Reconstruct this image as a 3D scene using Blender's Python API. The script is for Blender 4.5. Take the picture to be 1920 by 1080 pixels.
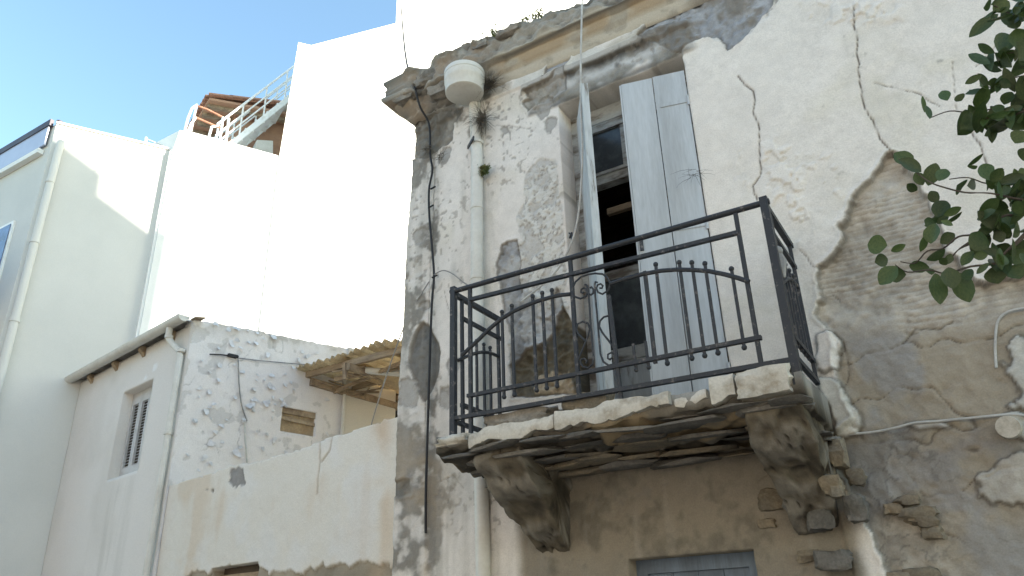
import bpy, bmesh, math, random
import numpy as np
from mathutils import Vector, Matrix

for o in list(bpy.data.objects): bpy.data.objects.remove(o)
S = bpy.context.scene
COL = S.collection
R = math.radians

# ------------------------------------------------------------------ camera
cam = bpy.data.cameras.new('camera'); cam.sensor_width = 36; cam.lens = 27.19; cam.clip_start = .05; cam.clip_end = 2000
cam_o = bpy.data.objects.new('camera', cam); COL.objects.link(cam_o)
_m = [[0.851159, 0.239699, 0.466983], [0.524128, -0.339629, -0.780988], [-0.028601, 0.909504, -0.414711]]
cam_o.matrix_world = Matrix.Translation((0, 0, 1.6)) @ Matrix(_m).to_4x4()
S.camera = cam_o

# ------------------------------------------------------------------ light
SUN_AZ, SUN_EL = 20.0, 22.8          # degrees: azimuth from +X towards +Y
W = bpy.data.worlds.new('World'); S.world = W; W.use_nodes = True
wn = W.node_tree.nodes; wl_ = W.node_tree.links
sky = wn.new('ShaderNodeTexSky'); sky.sky_type = 'NISHITA'; sky.sun_disc = False
sky.sun_elevation = R(SUN_EL); sky.sun_rotation = R(90 - SUN_AZ); sky.air_density = 1.0; sky.dust_density = .7; sky.ozone_density = 0.0
wn['Background'].inputs['Strength'].default_value = 0.125
tint = wn.new('ShaderNodeVectorMath'); tint.operation = 'MULTIPLY'; tint.inputs[1].default_value = (.885, 1.025, 1.0)   # white balance of the whole sky
wl_.new(sky.outputs[0], tint.inputs[0]); wl_.new(tint.outputs[0], wn['Background'].inputs['Color'])
sv = Vector((math.cos(R(SUN_AZ))*math.cos(R(SUN_EL)), math.sin(R(SUN_AZ))*math.cos(R(SUN_EL)), math.sin(R(SUN_EL))))
sl = bpy.data.lights.new('sun', 'SUN'); sl.energy = 5.0; sl.angle = R(.53); sl.color = (1, .93, .82)
so = bpy.data.objects.new('sun', sl); COL.objects.link(so); so.location = (20, 8, 30)
so.rotation_euler = sv.to_track_quat('Z', 'Y').to_euler()
S.view_settings.view_transform = 'Standard'; S.view_settings.look = 'None'
S.view_settings.gamma = 1; S.view_settings.exposure = 1.88

# ------------------------------------------------------------------ helpers
def wloc(o):
    v = Vector((0, 0, 0))
    while o is not None: v = v + o.location; o = o.parent
    return v
def tag(o, label=None, cat=None, group=None, kind=None):
    if label: o['label'] = label
    if cat: o['category'] = cat
    if group: o['group'] = group
    if kind: o['kind'] = kind
    return o
def thing(name, loc, label, cat, group=None):
    o = bpy.data.objects.new(name, None); COL.objects.link(o); o.location = loc; o.empty_display_size = .2
    return tag(o, label, cat, group)
def link_mesh(name, me, mat, parent=None):
    o = bpy.data.objects.new(name, me); COL.objects.link(o)
    if mat is not None and not me.materials: me.materials.append(mat)
    if parent is not None: o.parent = parent
    return o

class MB:
    def __init__(s): s.v = []; s.f = []
    def add(s, vs, fs):
        b = len(s.v); s.v += [tuple(p) for p in vs]; s.f += [tuple(i + b for i in f) for f in fs]; return s
    def obox(s, c, ax, h):
        c = Vector(c); a = [Vector(q).normalized()*k for q, k in zip(ax, h)]
        vs = [c + a[0]*i + a[1]*j + a[2]*k for k in (-1, 1) for j in (-1, 1) for i in (-1, 1)]
        return s.add(vs, [(0,2,3,1),(4,5,7,6),(0,1,5,4),(2,6,7,3),(0,4,6,2),(1,3,7,5)])
    def box(s, a, b):
        a, b = Vector(a), Vector(b)
        return s.obox((a+b)/2, ((1,0,0),(0,1,0),(0,0,1)), [abs(k)/2 for k in (b-a)])
    def bar(s, p, q, w, h, up=(0,0,1)):
        p, q = Vector(p), Vector(q); d = q-p; L = d.length; d.normalize(); u = Vector(up)
        if abs(d.dot(u)) > .95: u = Vector((0,1,0))
        sd = d.cross(u).normalized(); u = sd.cross(d)
        return s.obox((p+q)/2, (d, sd, u), (L/2, w/2, h/2))
    def tube(s, pts, r, n=8, cap=True):
        pts = [Vector(p) for p in pts]; m = len(pts); rs = r if isinstance(r, (list, tuple)) else [r]*m
        b = len(s.v); ref = None
        for i, p in enumerate(pts):
            t = (pts[min(i+1, m-1)] - pts[max(i-1, 0)]).normalized()
            if ref is None:
                ref = Vector((0,0,1)) if abs(t.z) < .9 else Vector((0,1,0))
            ref = (ref - t*ref.dot(t)).normalized(); bn = t.cross(ref)
            for k in range(n):
                a = 2*math.pi*k/n
                s.v.append(tuple(p + (ref*math.cos(a) + bn*math.sin(a))*rs[i]))
        for i in range(m-1):
            for k in range(n):
                k2 = (k+1) % n
                s.f.append((b+i*n+k, b+i*n+k2, b+(i+1)*n+k2, b+(i+1)*n+k))
        if cap: s.f.append(tuple(b+k for k in reversed(range(n)))); s.f.append(tuple(b+(m-1)*n+k for k in range(n)))
        return s
    def lathe(s, c, prof, n=20):
        c = Vector(c); b = len(s.v); m = len(prof)
        for (r, z) in prof:
            for k in range(n):
                a = 2*math.pi*k/n; s.v.append((c.x+r*math.cos(a), c.y+r*math.sin(a), c.z+z))
        for i in range(m-1):
            for k in range(n):
                k2 = (k+1) % n; s.f.append((b+i*n+k, b+i*n+k2, b+(i+1)*n+k2, b+(i+1)*n+k))
        s.f.append(tuple(b+k for k in reversed(range(n)))); s.f.append(tuple(b+(m-1)*n+k for k in range(n)))
        return s
    def ball(s, c, r, n=8, m=5):
        return s.lathe(c, [(max(r*math.sin(math.pi*i/m), .0005), -r*math.cos(math.pi*i/m)) for i in range(m+1)], n)
    def prism(s, poly, ext):
        n = len(poly); e = Vector(ext); P = [Vector(p) for p in poly]
        return s.add(P + [p+e for p in P], [tuple(range(n)), tuple(reversed(range(n, 2*n)))] + [(i, i+n, (i+1) % n + n, (i+1) % n) for i in range(n)])
    def rock(s, c, h, seed=0, ax=None, n=16):
        rg = random.Random(seed); bm = bmesh.new(); c = Vector(c)
        ax = ax or ((1,0,0),(0,1,0),(0,0,1)); ax = [Vector(a).normalized() for a in ax]
        for i in range(n):
            q = [rg.uniform(-1, 1) for _ in range(3)]; k = rg.randrange(3); q[k] = 1.0 if q[k] > 0 else -1.0
            l = math.sqrt(sum(t*t for t in q)); 
            if l > 1.35: q = [t*1.35/l for t in q]
            bm.verts.new(c + ax[0]*q[0]*h[0] + ax[1]*q[1]*h[1] + ax[2]*q[2]*h[2])
        r = bmesh.ops.convex_hull(bm, input=bm.verts)
        bmesh.ops.delete(bm, geom=[g for g in r['geom_interior'] if isinstance(g, bmesh.types.BMVert)], context='VERTS')
        bm.verts.index_update(); bm.verts.ensure_lookup_table()
        s.add([v.co for v in bm.verts], [[v.index for v in f.verts] for f in bm.faces]); bm.free(); return s
    def boulder(s, c, h, seed=0, ax=None, k=4, amp=.22, fr=1.6, sph=.5):
        ax = [Vector(a).normalized() for a in (ax or ((1,0,0),(0,1,0),(0,0,1)))]; key = {}; V_ = []; F_ = []
        def vid(p):
            q = tuple(round(t, 4) for t in p)
            if q not in key: key[q] = len(V_); V_.append(p)
            return key[q]
        for a in range(3):
            for sg in (-1, 1):
                for i in range(k):
                    for j in range(k):
                        quad = []
                        for (u, v) in ((i,j),(i+1,j),(i+1,j+1),(i,j+1)):
                            p = [0,0,0]; p[a] = sg; p[(a+1)%3] = -1+2*u/k; p[(a+2)%3] = -1+2*v/k; quad.append(vid(tuple(p)))
                        F_.append(quad if sg > 0 else quad[::-1])
        P = np.array(V_, float); N_ = P/np.linalg.norm(P, axis=1)[:, None]; Q = P*(1-sph)*.9+N_*sph
        d = fbm(Q[:,0]*fr+seed*3.7, Q[:,1]*fr+seed, Q[:,2]*fr-seed, oc=3, seed=seed); Q = Q+N_*(d*amp)[:, None]
        c = Vector(c); return s.add([c+ax[0]*float(q[0])*h[0]+ax[1]*float(q[1])*h[1]+ax[2]*float(q[2])*h[2] for q in Q], F_)
    def build(s, name, mat, parent=None, smooth=False, fixn=True):
        o = wloc(parent) if parent is not None else Vector((0,0,0))
        me = bpy.data.meshes.new(name); me.from_pydata([(x-o.x, y-o.y, z-o.z) for x, y, z in s.v], [], s.f)
        if fixn:
            bm = bmesh.new(); bm.from_mesh(me); bmesh.ops.recalc_face_normals(bm, faces=bm.faces); bm.to_mesh(me); bm.free()
        if smooth:
            me.polygons.foreach_set('use_smooth', [True]*len(me.polygons))
            try: me.set_sharp_from_angle(angle=R(40))
            except Exception: pass
        return link_mesh(name, me, mat, parent)

# ---- numpy noise
def _h(i, j, k, seed):
    n = (i*374761393 + j*668265263 + k*2147483647 + seed*1274126177) & 0xffffffff
    n = ((n ^ (n >> 13))*1103515245) & 0xffffffff
    n = ((n ^ (n >> 16))*2654435761) & 0xffffffff
    return (n & 0xffff)/32767.5 - 1
def vn(x, y, z=None, seed=0):
    x = np.asarray(x, float); y = np.asarray(y, float); z = np.zeros_like(x) if z is None else np.asarray(z, float)
    xi = np.floor(x).astype(np.int64); yi = np.floor(y).astype(np.int64); zi = np.floor(z).astype(np.int64)
    f = [a - b for a, b in ((x, xi), (y, yi), (z, zi))]; f = [t*t*(3-2*t) for t in f]
    r = 0
    flat = not np.any(z)
    for dz in ((0,) if flat else (0, 1)):
        for dy in (0, 1):
            for dx in (0, 1):
                w = (f[0] if dx else 1-f[0])*(f[1] if dy else 1-f[1])
                if not flat: w = w*(f[2] if dz else 1-f[2])
                r = r + w*_h(xi+dx, yi+dy, zi+dz, seed)
    return r
def fbm(x, y, z=None, oc=4, seed=0, g=.5):
    a = 1.; r = 0; t = 0
    for i in range(oc):
        r = r + a*vn(x, y, z, seed+i*17); t += a; a *= g; x = x*2.03+3.1; y = y*2.03+7.7; z = None if z is None else z*2.03+1.3
    return r/t*1.6
def sdf(poly, x, z):
    d = np.full(x.shape, 1e9); ins = np.zeros(x.shape, bool); n = len(poly)
    for i in range(n):
        ax, az = poly[i]; bx, bz = poly[(i+1) % n]
        ex, ez = bx-ax, bz-az; L = ex*ex+ez*ez+1e-12
        t = np.clip(((x-ax)*ex+(z-az)*ez)/L, 0, 1); d = np.minimum(d, (x-ax-t*ex)**2+(z-az-t*ez)**2)
        c = ((az > z) != (bz > z)) & (x < ex*(z-az)/(ez if abs(ez) > 1e-9 else 1e-9)+ax); ins ^= c
    d = np.sqrt(d); return np.where(ins, d, -d)
def ldist(pl, x, z):
    d = np.full(x.shape, 1e9)
    for (ax, az), (bx, bz) in zip(pl[:-1], pl[1:]):
        ex, ez = bx-ax, bz-az; L = ex*ex+ez*ez+1e-12
        t = np.clip(((x-ax)*ex+(z-az)*ez)/L, 0, 1); d = np.minimum(d, (x-ax-t*ex)**2+(z-az-t*ez)**2)
    return np.sqrt(d)
def sst(a, b, x):
    t = np.clip((x-a)/(b-a), 0, 1); return t*t*(3-2*t)
def mixc(c, col, m):
    return c*(1-m[..., None]) + np.array(col)*m[..., None]

def hf_wall(name, org, ang, U, V, h, col, keep, skirt, mat, parent, ushift=None):
    """a wall face as a fine relief; U,V grids (nu,nv); h outward relief; skirt gives it thickness"""
    d = np.array([math.cos(R(ang)), math.sin(R(ang))]); o = np.array([d[1], -d[0]])
    nu, nv = U.shape; Us = U if ushift is None else U+ushift
    def P(hh): return np.stack([org[0]+Us*d[0]+hh*o[0], org[1]+Us*d[1]+hh*o[1], V], -1).reshape(-1, 3)
    idx = np.arange(nu*nv).reshape(nu, nv)
    q = np.stack([idx[:-1,:-1], idx[1:,:-1], idx[1:,1:], idx[:-1,1:]], -1)[keep]
    e = np.concatenate([q[:, [0,1]], q[:, [1,2]], q[:, [2,3]], q[:, [3,0]]]); N = nu*nv
    key = e[:,0]*N+e[:,1]; rev = e[:,1]*N+e[:,0]; bd = e[~np.isin(key, rev)]
    v = np.concatenate([P(h), P(np.full_like(h, -skirt))]); sk = np.stack([bd[:,1], bd[:,0], bd[:,0]+N, bd[:,1]+N], -1)
    f = np.concatenate([q, sk]); c = np.concatenate([col.reshape(-1, 3)]*2)
    used = np.unique(f); mp = np.full(len(v), -1); mp[used] = np.arange(len(used)); v = v[used]; c = c[used]; f = mp[f]
    w = wloc(parent); v = v - np.array(w)
    return np_mesh(name, v, f, c, mat, parent)
def np_mesh(name, v, f, c, mat, parent, smooth=True):
    me = bpy.data.meshes.new(name); me.vertices.add(len(v)); me.vertices.foreach_set('co', v.astype(np.float32).ravel())
    k = f.shape[1]; me.loops.add(f.size); me.loops.foreach_set('vertex_index', f.astype(np.int32).ravel())
    me.polygons.add(len(f)); me.polygons.foreach_set('loop_start', np.arange(0, f.size, k, dtype=np.int32))
    me.update(calc_edges=True); me.validate()
    if smooth: me.polygons.foreach_set('use_smooth', np.ones(len(f), bool))
    a = me.color_attributes.new('Col', 'FLOAT_COLOR', 'POINT')
    a.data.foreach_set('color', np.concatenate([np.clip(c, 0, 1), np.ones((len(c), 1))], 1).astype(np.float32).ravel())
    return link_mesh(name, me, mat, parent)

# ------------------------------------------------------------------ materials
def mat(name, c1, c2=None, scale=6, lo=.4, hi=.65, rough=.8, bump=.2, bscale=60, bdist=.004, metal=0, stretch=(1,1,1), fine=.12, spec=.3, vcol=False, transl=0, rnd=.0):
    m = bpy.data.materials.new(name); m.use_nodes = True; N = m.node_tree.nodes; L = m.node_tree.links; b = N['Principled BSDF']
    b.inputs['Roughness'].default_value = rough; b.inputs['Metallic'].default_value = metal; b.inputs['Specular IOR Level'].default_value = spec
    tc = N.new('ShaderNodeTexCoord'); mp = N.new('ShaderNodeMapping'); mp.inputs['Scale'].default_value = stretch
    L.new(tc.outputs['Object'], mp.inputs[0])
    def noise(sc, det=6):
        n = N.new('ShaderNodeTexNoise'); n.inputs['Scale'].default_value = sc; n.inputs['Detail'].default_value = det; n.inputs['Roughness'].default_value = .62
        L.new(mp.outputs[0], n.inputs['Vector']); return n.outputs['Fac']
    if vcol:
        at = N.new('ShaderNodeAttribute'); at.attribute_name = 'Col'; base = at.outputs['Color']
    else:
        mx = N.new('ShaderNodeMix'); mx.data_type = 'RGBA'; mx.inputs[6].default_value = (*c1, 1); mx.inputs[7].default_value = (*(c2 or c1), 1)
        rp = N.new('ShaderNodeMapRange'); rp.inputs[1].default_value = lo; rp.inputs[2].default_value = hi
        L.new(noise(scale), rp.inputs[0]); L.new(rp.outputs[0], mx.inputs[0]); base = mx.outputs[2]
    if fine or rnd:
        fr = N.new('ShaderNodeMapRange'); fr.inputs[1].default_value = .25; fr.inputs[2].default_value = .75; fr.inputs[3].default_value = 1-fine; fr.inputs[4].default_value = 1+fine
        L.new(noise(bscale*1.7, 4), fr.inputs[0]); fac = fr.outputs[0]
        if rnd:
            oi = N.new('ShaderNodeObjectInfo'); r2 = N.new('ShaderNodeMapRange'); r2.inputs[3].default_value = 1-rnd; r2.inputs[4].default_value = 1+rnd
            L.new(oi.outputs['Random'], r2.inputs[0]); mm = N.new('ShaderNodeMath'); mm.operation = 'MULTIPLY'
            L.new(fac, mm.inputs[0]); L.new(r2.outputs[0], mm.inputs[1]); fac = mm.outputs[0]
        sc = N.new('ShaderNodeVectorMath'); sc.operation = 'SCALE'; L.new(base, sc.inputs[0]); L.new(fac, sc.inputs['Scale']); base = sc.outputs[0]
    L.new(base, b.inputs['Base Color'])
    if bump:
        bp = N.new('ShaderNodeBump'); bp.inputs['Strength'].default_value = bump; bp.inputs['Distance'].default_value = bdist
        L.new(noise(bscale, 8), bp.inputs['Height']); L.new(bp.outputs[0], b.inputs['Normal'])
    if transl:
        t = N.new('ShaderNodeBsdfTranslucent'); L.new(base, t.inputs['Color']); ms = N.new('ShaderNodeMixShader'); ms.inputs[0].default_value = transl
        L.new(b.outputs[0], ms.inputs[1]); L.new(t.outputs[0], ms.inputs[2]); L.new(ms.outputs[0], N['Material Output'].inputs['Surface'])
    return m
M = {}
M['plaster'] = mat('weathered_plaster', (0,0,0), vcol=True, rough=.92, bump=.55, bscale=70, bdist=.006, fine=.13, spec=.15)
M['white_wall'] = mat('white_render', (.78,.77,.73), (.70,.69,.65), 1.4, .35, .7, rough=.9, bump=.15, bscale=40, fine=.04, spec=.15)
M['white_wall_cool'] = mat('pale_render', (.61,.595,.555), (.55,.54,.505), .8, .35, .7, rough=.9, bump=.15, bscale=40, fine=.04, spec=.15)
M['house_wall'] = mat('painted_render', (.70,.68,.655), (.61,.60,.57), 1.2, .35, .75, rough=.85, bump=.25, bscale=30, fine=.05, spec=.2)
M['white_metal'] = mat('white_painted_metal', (.78,.78,.75), (.62,.60,.55), 9, .5, .75, rough=.5, bump=.1, fine=.05)
M['pvc'] = mat('off_white_plastic', (.62,.605,.555), (.52,.49,.43), 5, .45, .75, rough=.55, bump=.12, bscale=25, fine=.06)
M['iron'] = mat('black_wrought_iron', (.024,.027,.033), (.16,.145,.135), 26, .57, .70, rough=.55, bump=.4, bscale=120, bdist=.002, fine=.2, spec=.4)
M['shutter'] = mat('blue_grey_shutter_paint', (.45,.485,.515), (.27,.28,.285), 3, .46, .78, rough=.65, bump=.3, bscale=40, stretch=(1,1,.12), fine=.10)
M['shutter_worn'] = mat('peeling_shutter_paint', (.43,.46,.475), (.17,.15,.13), 14, .58, .66, rough=.75, bump=.6, bscale=30, stretch=(1,1,.15), fine=.18)
M['frame_old'] = mat('weathered_frame_wood', (.40,.41,.40), (.13,.11,.09), 11, .47, .62, rough=.8, bump=.6, bscale=40, stretch=(.3,1,1), fine=.2)
M['dark_wood'] = mat('dark_wood', (.10,.075,.055), (.05,.04,.03), 8, rough=.85, bump=.5, stretch=(.2,1,1))
M['beam'] = mat('raw_timber', (.36,.28,.19), (.19,.14,.095), 9, rough=.85, bump=.5, stretch=(.25,1,1), fine=.2)
M['room'] = mat('room_plaster', (.22,.20,.18), (.14,.13,.12), 2)
M['glass'] = mat('dusty_glass', (.045,.05,.055), (.11,.12,.125), 5, .45, .8, rough=.22, bump=.05, fine=.15, spec=.5)
M['stone'] = mat('slate_stone', (.17,.16,.145), (.10,.095,.085), 5, .4, .65, rough=.9, bump=.8, bscale=35, bdist=.01, fine=.25, spec=.15, rnd=.25)
M['earth'] = mat('earth_mortar', (.235,.195,.14), (.15,.135,.11), 6, .4, .65, rough=.95, bump=.8, bscale=40, bdist=.01, fine=.25, spec=.1, rnd=.15)
M['rubble'] = mat('rubble_concrete', (.27,.245,.21), (.15,.135,.115), 7, .4, .65, rough=.95, bump=.8, bscale=40, bdist=.01, fine=.2, spec=.1, rnd=.2)
M['plaster_piece'] = mat('broken_plaster', (.55,.52,.455), (.30,.26,.20), 9, .46, .72, rough=.92, bump=.6, bscale=50, bdist=.006, fine=.12, spec=.12, rnd=.06)
M['black_cable'] = mat('black_cable', (.02,.02,.022), rough=.6, bump=0)
M['white_cable'] = mat('white_cable', (.52,.515,.49), (.38,.37,.35), 10, rough=.5, bump=0)
M['grey_cable'] = mat('grey_cable', (.22,.22,.22), (.32,.31,.29), 10, rough=.6, bump=0)
M['window_shutter'] = mat('dull_shutter_paint', (.50,.495,.49), (.40,.39,.375), 9, .45, .7, rough=.6, bump=.15, fine=.08)
M['leaf'] = mat('green_leaf', (.034,.066,.018), (.058,.092,.025), 9, .4, .65, rough=.42, bump=.15, bscale=40, fine=.12, transl=.22, rnd=.35, spec=.45)
M['bark'] = mat('bark', (.10,.085,.07), (.05,.04,.035), 12, rough=.9, bump=.7, stretch=(1,1,.3), fine=.2)
M['dry_weed'] = mat('dry_weed', (.12,.105,.085), (.07,.06,.05), 20, rough=.9, bump=0, rnd=.2)
M['green_weed'] = mat('green_weed', (.10,.13,.045), (.16,.16,.07), 14, rough=.8, bump=0, transl=.2)
M['tile'] = mat('terracotta_tile', (.46,.26,.18), (.34,.18,.12), 6, rough=.85, bump=.3, rnd=.2)
M['soffit'] = mat('brown_soffit', (.46,.28,.18), (.36,.20,.13), 4, rough=.8, bump=.3, stretch=(.2,1,1))
M['rust_tube'] = mat('rusty_tube', (.42,.20,.13), (.30,.13,.08), 12, rough=.8, bump=.2)
M['sheet'] = mat('yellowed_fibreglass_sheet', (.80,.69,.50), (.55,.43,.28), 7, .38, .75, rough=.7, bump=.3, bscale=30, fine=.15, transl=.7, rnd=.12)
M['roofing'] = mat('grey_corrugated_roofing', (.42,.40,.37), (.26,.25,.23), 6, rough=.85, bump=.4)
M['dark_metal'] = mat('dark_coping', (.05,.04,.055), (.08,.07,.08), 5, rough=.5, bump=.1)
M['lilac_glass'] = mat('frosted_balustrade_panel', (.40,.42,.52), (.36,.38,.48), 3, rough=.25, bump=0, fine=.02, spec=.6)
M['window_glass'] = mat('blue_window_glass', (.10,.15,.28), (.05,.06,.10), 4, rough=.08, bump=0, fine=.02, spec=.8)
M['ground'] = mat('asphalt', (.11,.105,.10), (.075,.072,.07), 3, rough=.95, bump=.6, bscale=80, fine=.25)
M['paving'] = mat('concrete_paving', (.32,.31,.28), (.24,.23,.21), 3, rough=.9, bump=.5, bscale=60, fine=.15)
M['door_low'] = mat('faded_blue_door', (.15,.19,.24), (.10,.12,.15), 8, rough=.7, bump=.3, stretch=(1,1,.15), rnd=.1)
M['flake'] = mat('curled_paint', (.66,.655,.66), (.50,.49,.49), 10, rough=.8, bump=.1, fine=.08)
M['neighbour'] = mat('neighbour_render', (.60,.57,.50), (.52,.49,.43), 2, rough=.9, bump=.2)

# ------------------------------------------------------------------ setting: ground
mb = MB(); mb.add([(-300,-300,-.12),(300,-300,-.12),(300,300,-.12),(-300,300,-.12)], [(0,1,2,3)])
tag(mb.build('ground', M['ground'], fixn=False), kind='structure')
mb = MB(); mb.add([(-60,-1.2,-.116),(60,-1.2,-.116),(60,3.2,-.116),(-60,3.2,-.116)], [(0,1,2,3)])
tag(mb.build('street', M['ground'], fixn=False), kind='structure')
pv = MB()
pv.prism([(-3.75,3.3,-.119),(12,3.3,-.119),(12,4.47,-.119),(-3.75,4.47,-.119)], (0,0,.119)); tag(pv.build('pavement', M['paving']), kind='structure')
kb = MB(); kb.box((-3.75,3.16,-.119), (12,3.295,.004)); tag(kb.build('kerb', M['paving']), kind='structure')

# houses across the lane, behind the camera: sunlit fronts that bounce light back
M['opposite'] = mat('cream_render', (.53,.47,.41), (.47,.41,.35), 2, rough=.9, bump=.2)
for i, (x0, x1, hh, y0, lab) in enumerate(((-19,-9.5,8.5,-4.6,'long cream rendered house across the lane facing the low white house'),(-9.4,-.6,7.4,-4.2,'cream rendered house across the lane facing the iron balcony'),(-.5,9,8.8,-4.5,'taller cream house across the lane facing the bare wall'))):
    op = thing('opposite_house', ((x0+x1)/2, y0-2, 0), lab, 'house')
    b = MB(); b.box((x0,y0-5,-.118), (x1,y0,hh)); b.build('wall', M['opposite'], op)
    b = MB(); b.box((x0,y0-5.1,hh+.002), (x1,y0+.25,hh+.2)); b.build('roof', M['paving'], op)
    for j in range(3):
        for z in (1.0, 4.2):
            xx = x0+1.2+j*(x1-x0-2.4)/2.4; b = MB(); b.box((xx,y0+.003,z), (xx+1.0,y0+.05,z+1.5)); w_ = b.build('window', M['shutter'], op)
            b = MB(); b.box((xx-.1,y0+.003,z-.1), (xx+1.1,y0+.14,z-.003)); b.build('sill', M['paving'], w_)
# ================================================================== OLD HOUSE
FY = 4.5
old = thing('old_house', (-1.1, FY, 0), 'derelict two-storey house with peeling off-white plaster and iron balcony', 'house')
DX0, DX1, DZ0, DZ1 = -2.21, -1.17, 2.73, 5.45      # balcony door opening
GX0, GX1, GZ1 = -1.95, -1.20, 2.02                 # street door opening
def ins(a, *vals):
    a = list(a)
    for v in vals: a[int(np.argmin(np.abs(np.array(a)-v)))] = v
    return np.array(sorted(a))
us = ins(np.arange(-3.70, 1.75, .0088), DX0, DX1, GX0, GX1)
vs = ins(np.concatenate([np.arange(0, 1.6, .08), np.arange(1.6, 6.15, .0088)]), DZ0, DZ1, GZ1)
U, V = np.meshgrid(us, vs, indexing='ij')
def edge_x(z): return -3.745 + .04*sst(2.9, 4.3, z) + .05*sst(4.3, 5.6, z)
n1 = fbm(U*1.1, V*1.1, oc=4, seed=1); n2 = fbm(U*6, V*6, oc=4, seed=2); n3 = fbm(U*22, V*22, oc=3, seed=3); n4 = fbm(U*3, V*3, oc=4, seed=4)
ns = fbm(U*9, V*1.0, oc=4, seed=5)                   # vertical streaks
nf = fbm(U*45, V*45, oc=2, seed=6)
jag = n2*.030 + n3*.014
H = n1*.007 + n2*.0022 + n3*.0006
PAINT = (.69, .655, .61); CREAM = (.70, .665, .615)
CEM = (.255, .26, .262); CEM2 = (.19, .19, .185); EARTH = (.26, .205, .13); OLDR = (.43, .395, .34); MOULD_SHADE = (.055, .05, .045); STONE = (.20, .19, .165)
C = np.ones(U.shape+(3,))*np.array(PAINT)
C = mixc(C, (.60,.565,.48), sst(.0, .9, n4)*.45)
C = mixc(C, (.52,.50,.46), sst(.1, .9, ns)*.30)
# thick newer plaster to the right of the door
rightp = [(-1.166,5.419),(-1.156,5.499),(-1.083,5.528),(-0.962,5.527),(-0.887,5.450),(-0.849,5.334),(-0.744,5.378),(-0.606,5.467),(-0.478,5.570),(-0.274,5.803)] + [(2.2,6.3),(2.2,0),(-.55,0)] + [(-0.738,2.267),(-0.725,2.628),(-0.978,2.873),(-1.162,2.950),(-1.209,3.750),(-1.187,4.733)]
sr = sdf(rightp, U, V); mr = sst(-.006, .006, sr + np.where(V > 5.35, jag*.6, 0))
H += .020*mr
C = mixc(C, CREAM, mr*.95); C = mixc(C, (.60,.57,.48), mr*sst(.1,.9,n4)*.5)
# corner strip, slightly proud, mouldy
pil = sst(.006, -.006, U - (-3.425 + .02*np.sin(V*2.3)+n2*.006))
H += .012*pil
C = mixc(C, (.54,.525,.485), pil*sst(-.3,.6,n4)*.5); H += pil*(n2*.004+n3*.002)
# frieze, hood over the door
lft = sst(-1.02, -1.12, U)
hood = lft*sst(5.70,5.715,V)*sst(5.80,5.77,V)*sst(-2.56,-2.50,U)
H += hood*(.045+n2*.008)
H += lft*sst(5.77,5.79,V)*.018
lint = lft*sst(5.44,5.47,V)*sst(5.715,5.70,V)*sst(-2.52,-2.44,U+jag)
H += lint*(.012+n2*.012+n3*.006)
C = mixc(C, (.42,.42,.41), lint*sst(-.6,.35,n2)); C = mixc(C, STONE, lint*sst(.05,.5,n4+n2*.4)*.9); C = mixc(C, MOULD_SHADE, lint*sst(5.60,5.705,V)*sst(-.6,.5,n2+n4*.5)*.85)
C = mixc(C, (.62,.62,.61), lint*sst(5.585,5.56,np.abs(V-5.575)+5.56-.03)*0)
C = mixc(C, STONE, hood*.5); C = mixc(C, MOULD_SHADE, hood*sst(5.745,5.70,V)*.9); C = mixc(C, MOULD_SHADE, lft*sst(-2.5,-2.4,U)*np.exp(-((V-5.695)/.022)**2)*.85); C = mixc(C, (.58,.58,.57), lint*np.exp(-((V-5.60-n2*.02)/.05)**2)*.75); C = mixc(C, MOULD_SHADE, lint*sst(5.52,5.46,V+n2*.03)*.7)  # dark line paints the shade of the hood's overhang, with mould around it
band = lft*sst(5.79,5.80,V)*sst(6.0,5.98,V)
C = mixc(C, (.63,.615,.57), band*sst(-.6,0,-n2)); C = mixc(C, (.40,.36,.29), band*sst(.15,.6,n4+n2*.5)*.7)
# ---- patches of lost plaster: polygon, depth, colour
def patch(poly, depth, col, jagk=1.0, rough=.004, w=.007, rim=True, cv=None):
    global H, C
    s = sdf(poly, U, V) + jag*jagk; m = sst(-w, w, s)
    H = H - m*depth + m*(n2*rough*2 + n3*rough)
    if depth > .01: H = H + (.007+.005*n4)*np.exp(-((s+.016)/.012)**2)
    c = np.ones_like(C)*np.array(col)
    c = c*(1 + .28*n4[..., None] + .16*n3[..., None])
    if cv is not None: c = mixc(c, cv, sst(-.1, .5, n2+n4*.6))
    C = C*(1-m[..., None]) + c*m[..., None]
    if rim:
        r = np.exp(-(s/.010)**2)*(s > -.012); C = mixc(C, (.13,.105,.08), r*.75)  # exposed brown edge, with the shadow of the rim painted in
    return m
# right: plaster fallen in a big ragged field, combed older coat below
mR = patch([(-0.047,4.176),(-0.169,4.025),(-0.321,3.917),(-0.395,3.782),(-0.435,3.670),(-0.575,3.556),(-0.587,3.378),(-0.628,3.242),(-0.538,3.140),(-0.577,3.003),(-0.583,2.868),(-0.539,2.637),(-0.661,2.566),(-0.725,2.423)] + [(-.55,1.9),(-.55,0),(2.2,0),(2.2,3.4)] + [(0.675,3.259),(0.404,3.251),(0.183,3.268),(0.118,3.461),(0.086,3.720),(0.046,3.917),(-0.025,4.158)], .055, OLDR, .8, .004)
comb = mR*sst(3.02, 3.16, V+n4*.08)
cw = np.sin(2*math.pi*(V/.034 + n1*2.2 + 1.3*U + .9*fbm(U*1.8,V*4,oc=3,seed=33)) + n2*1.6); ck = sst(-.35,.5,fbm(U*1.6,V*3.5,oc=3,seed=34)+.18)
H += comb*(.0032*cw*ck + n2*.006 + n3*.0024)
C = mixc(C, (.49,.465,.42), comb*sst(-.2,.5,n2)*.5); C = mixc(C, (.33,.29,.235), comb*sst(.1,.7,n4)*.5)
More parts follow.
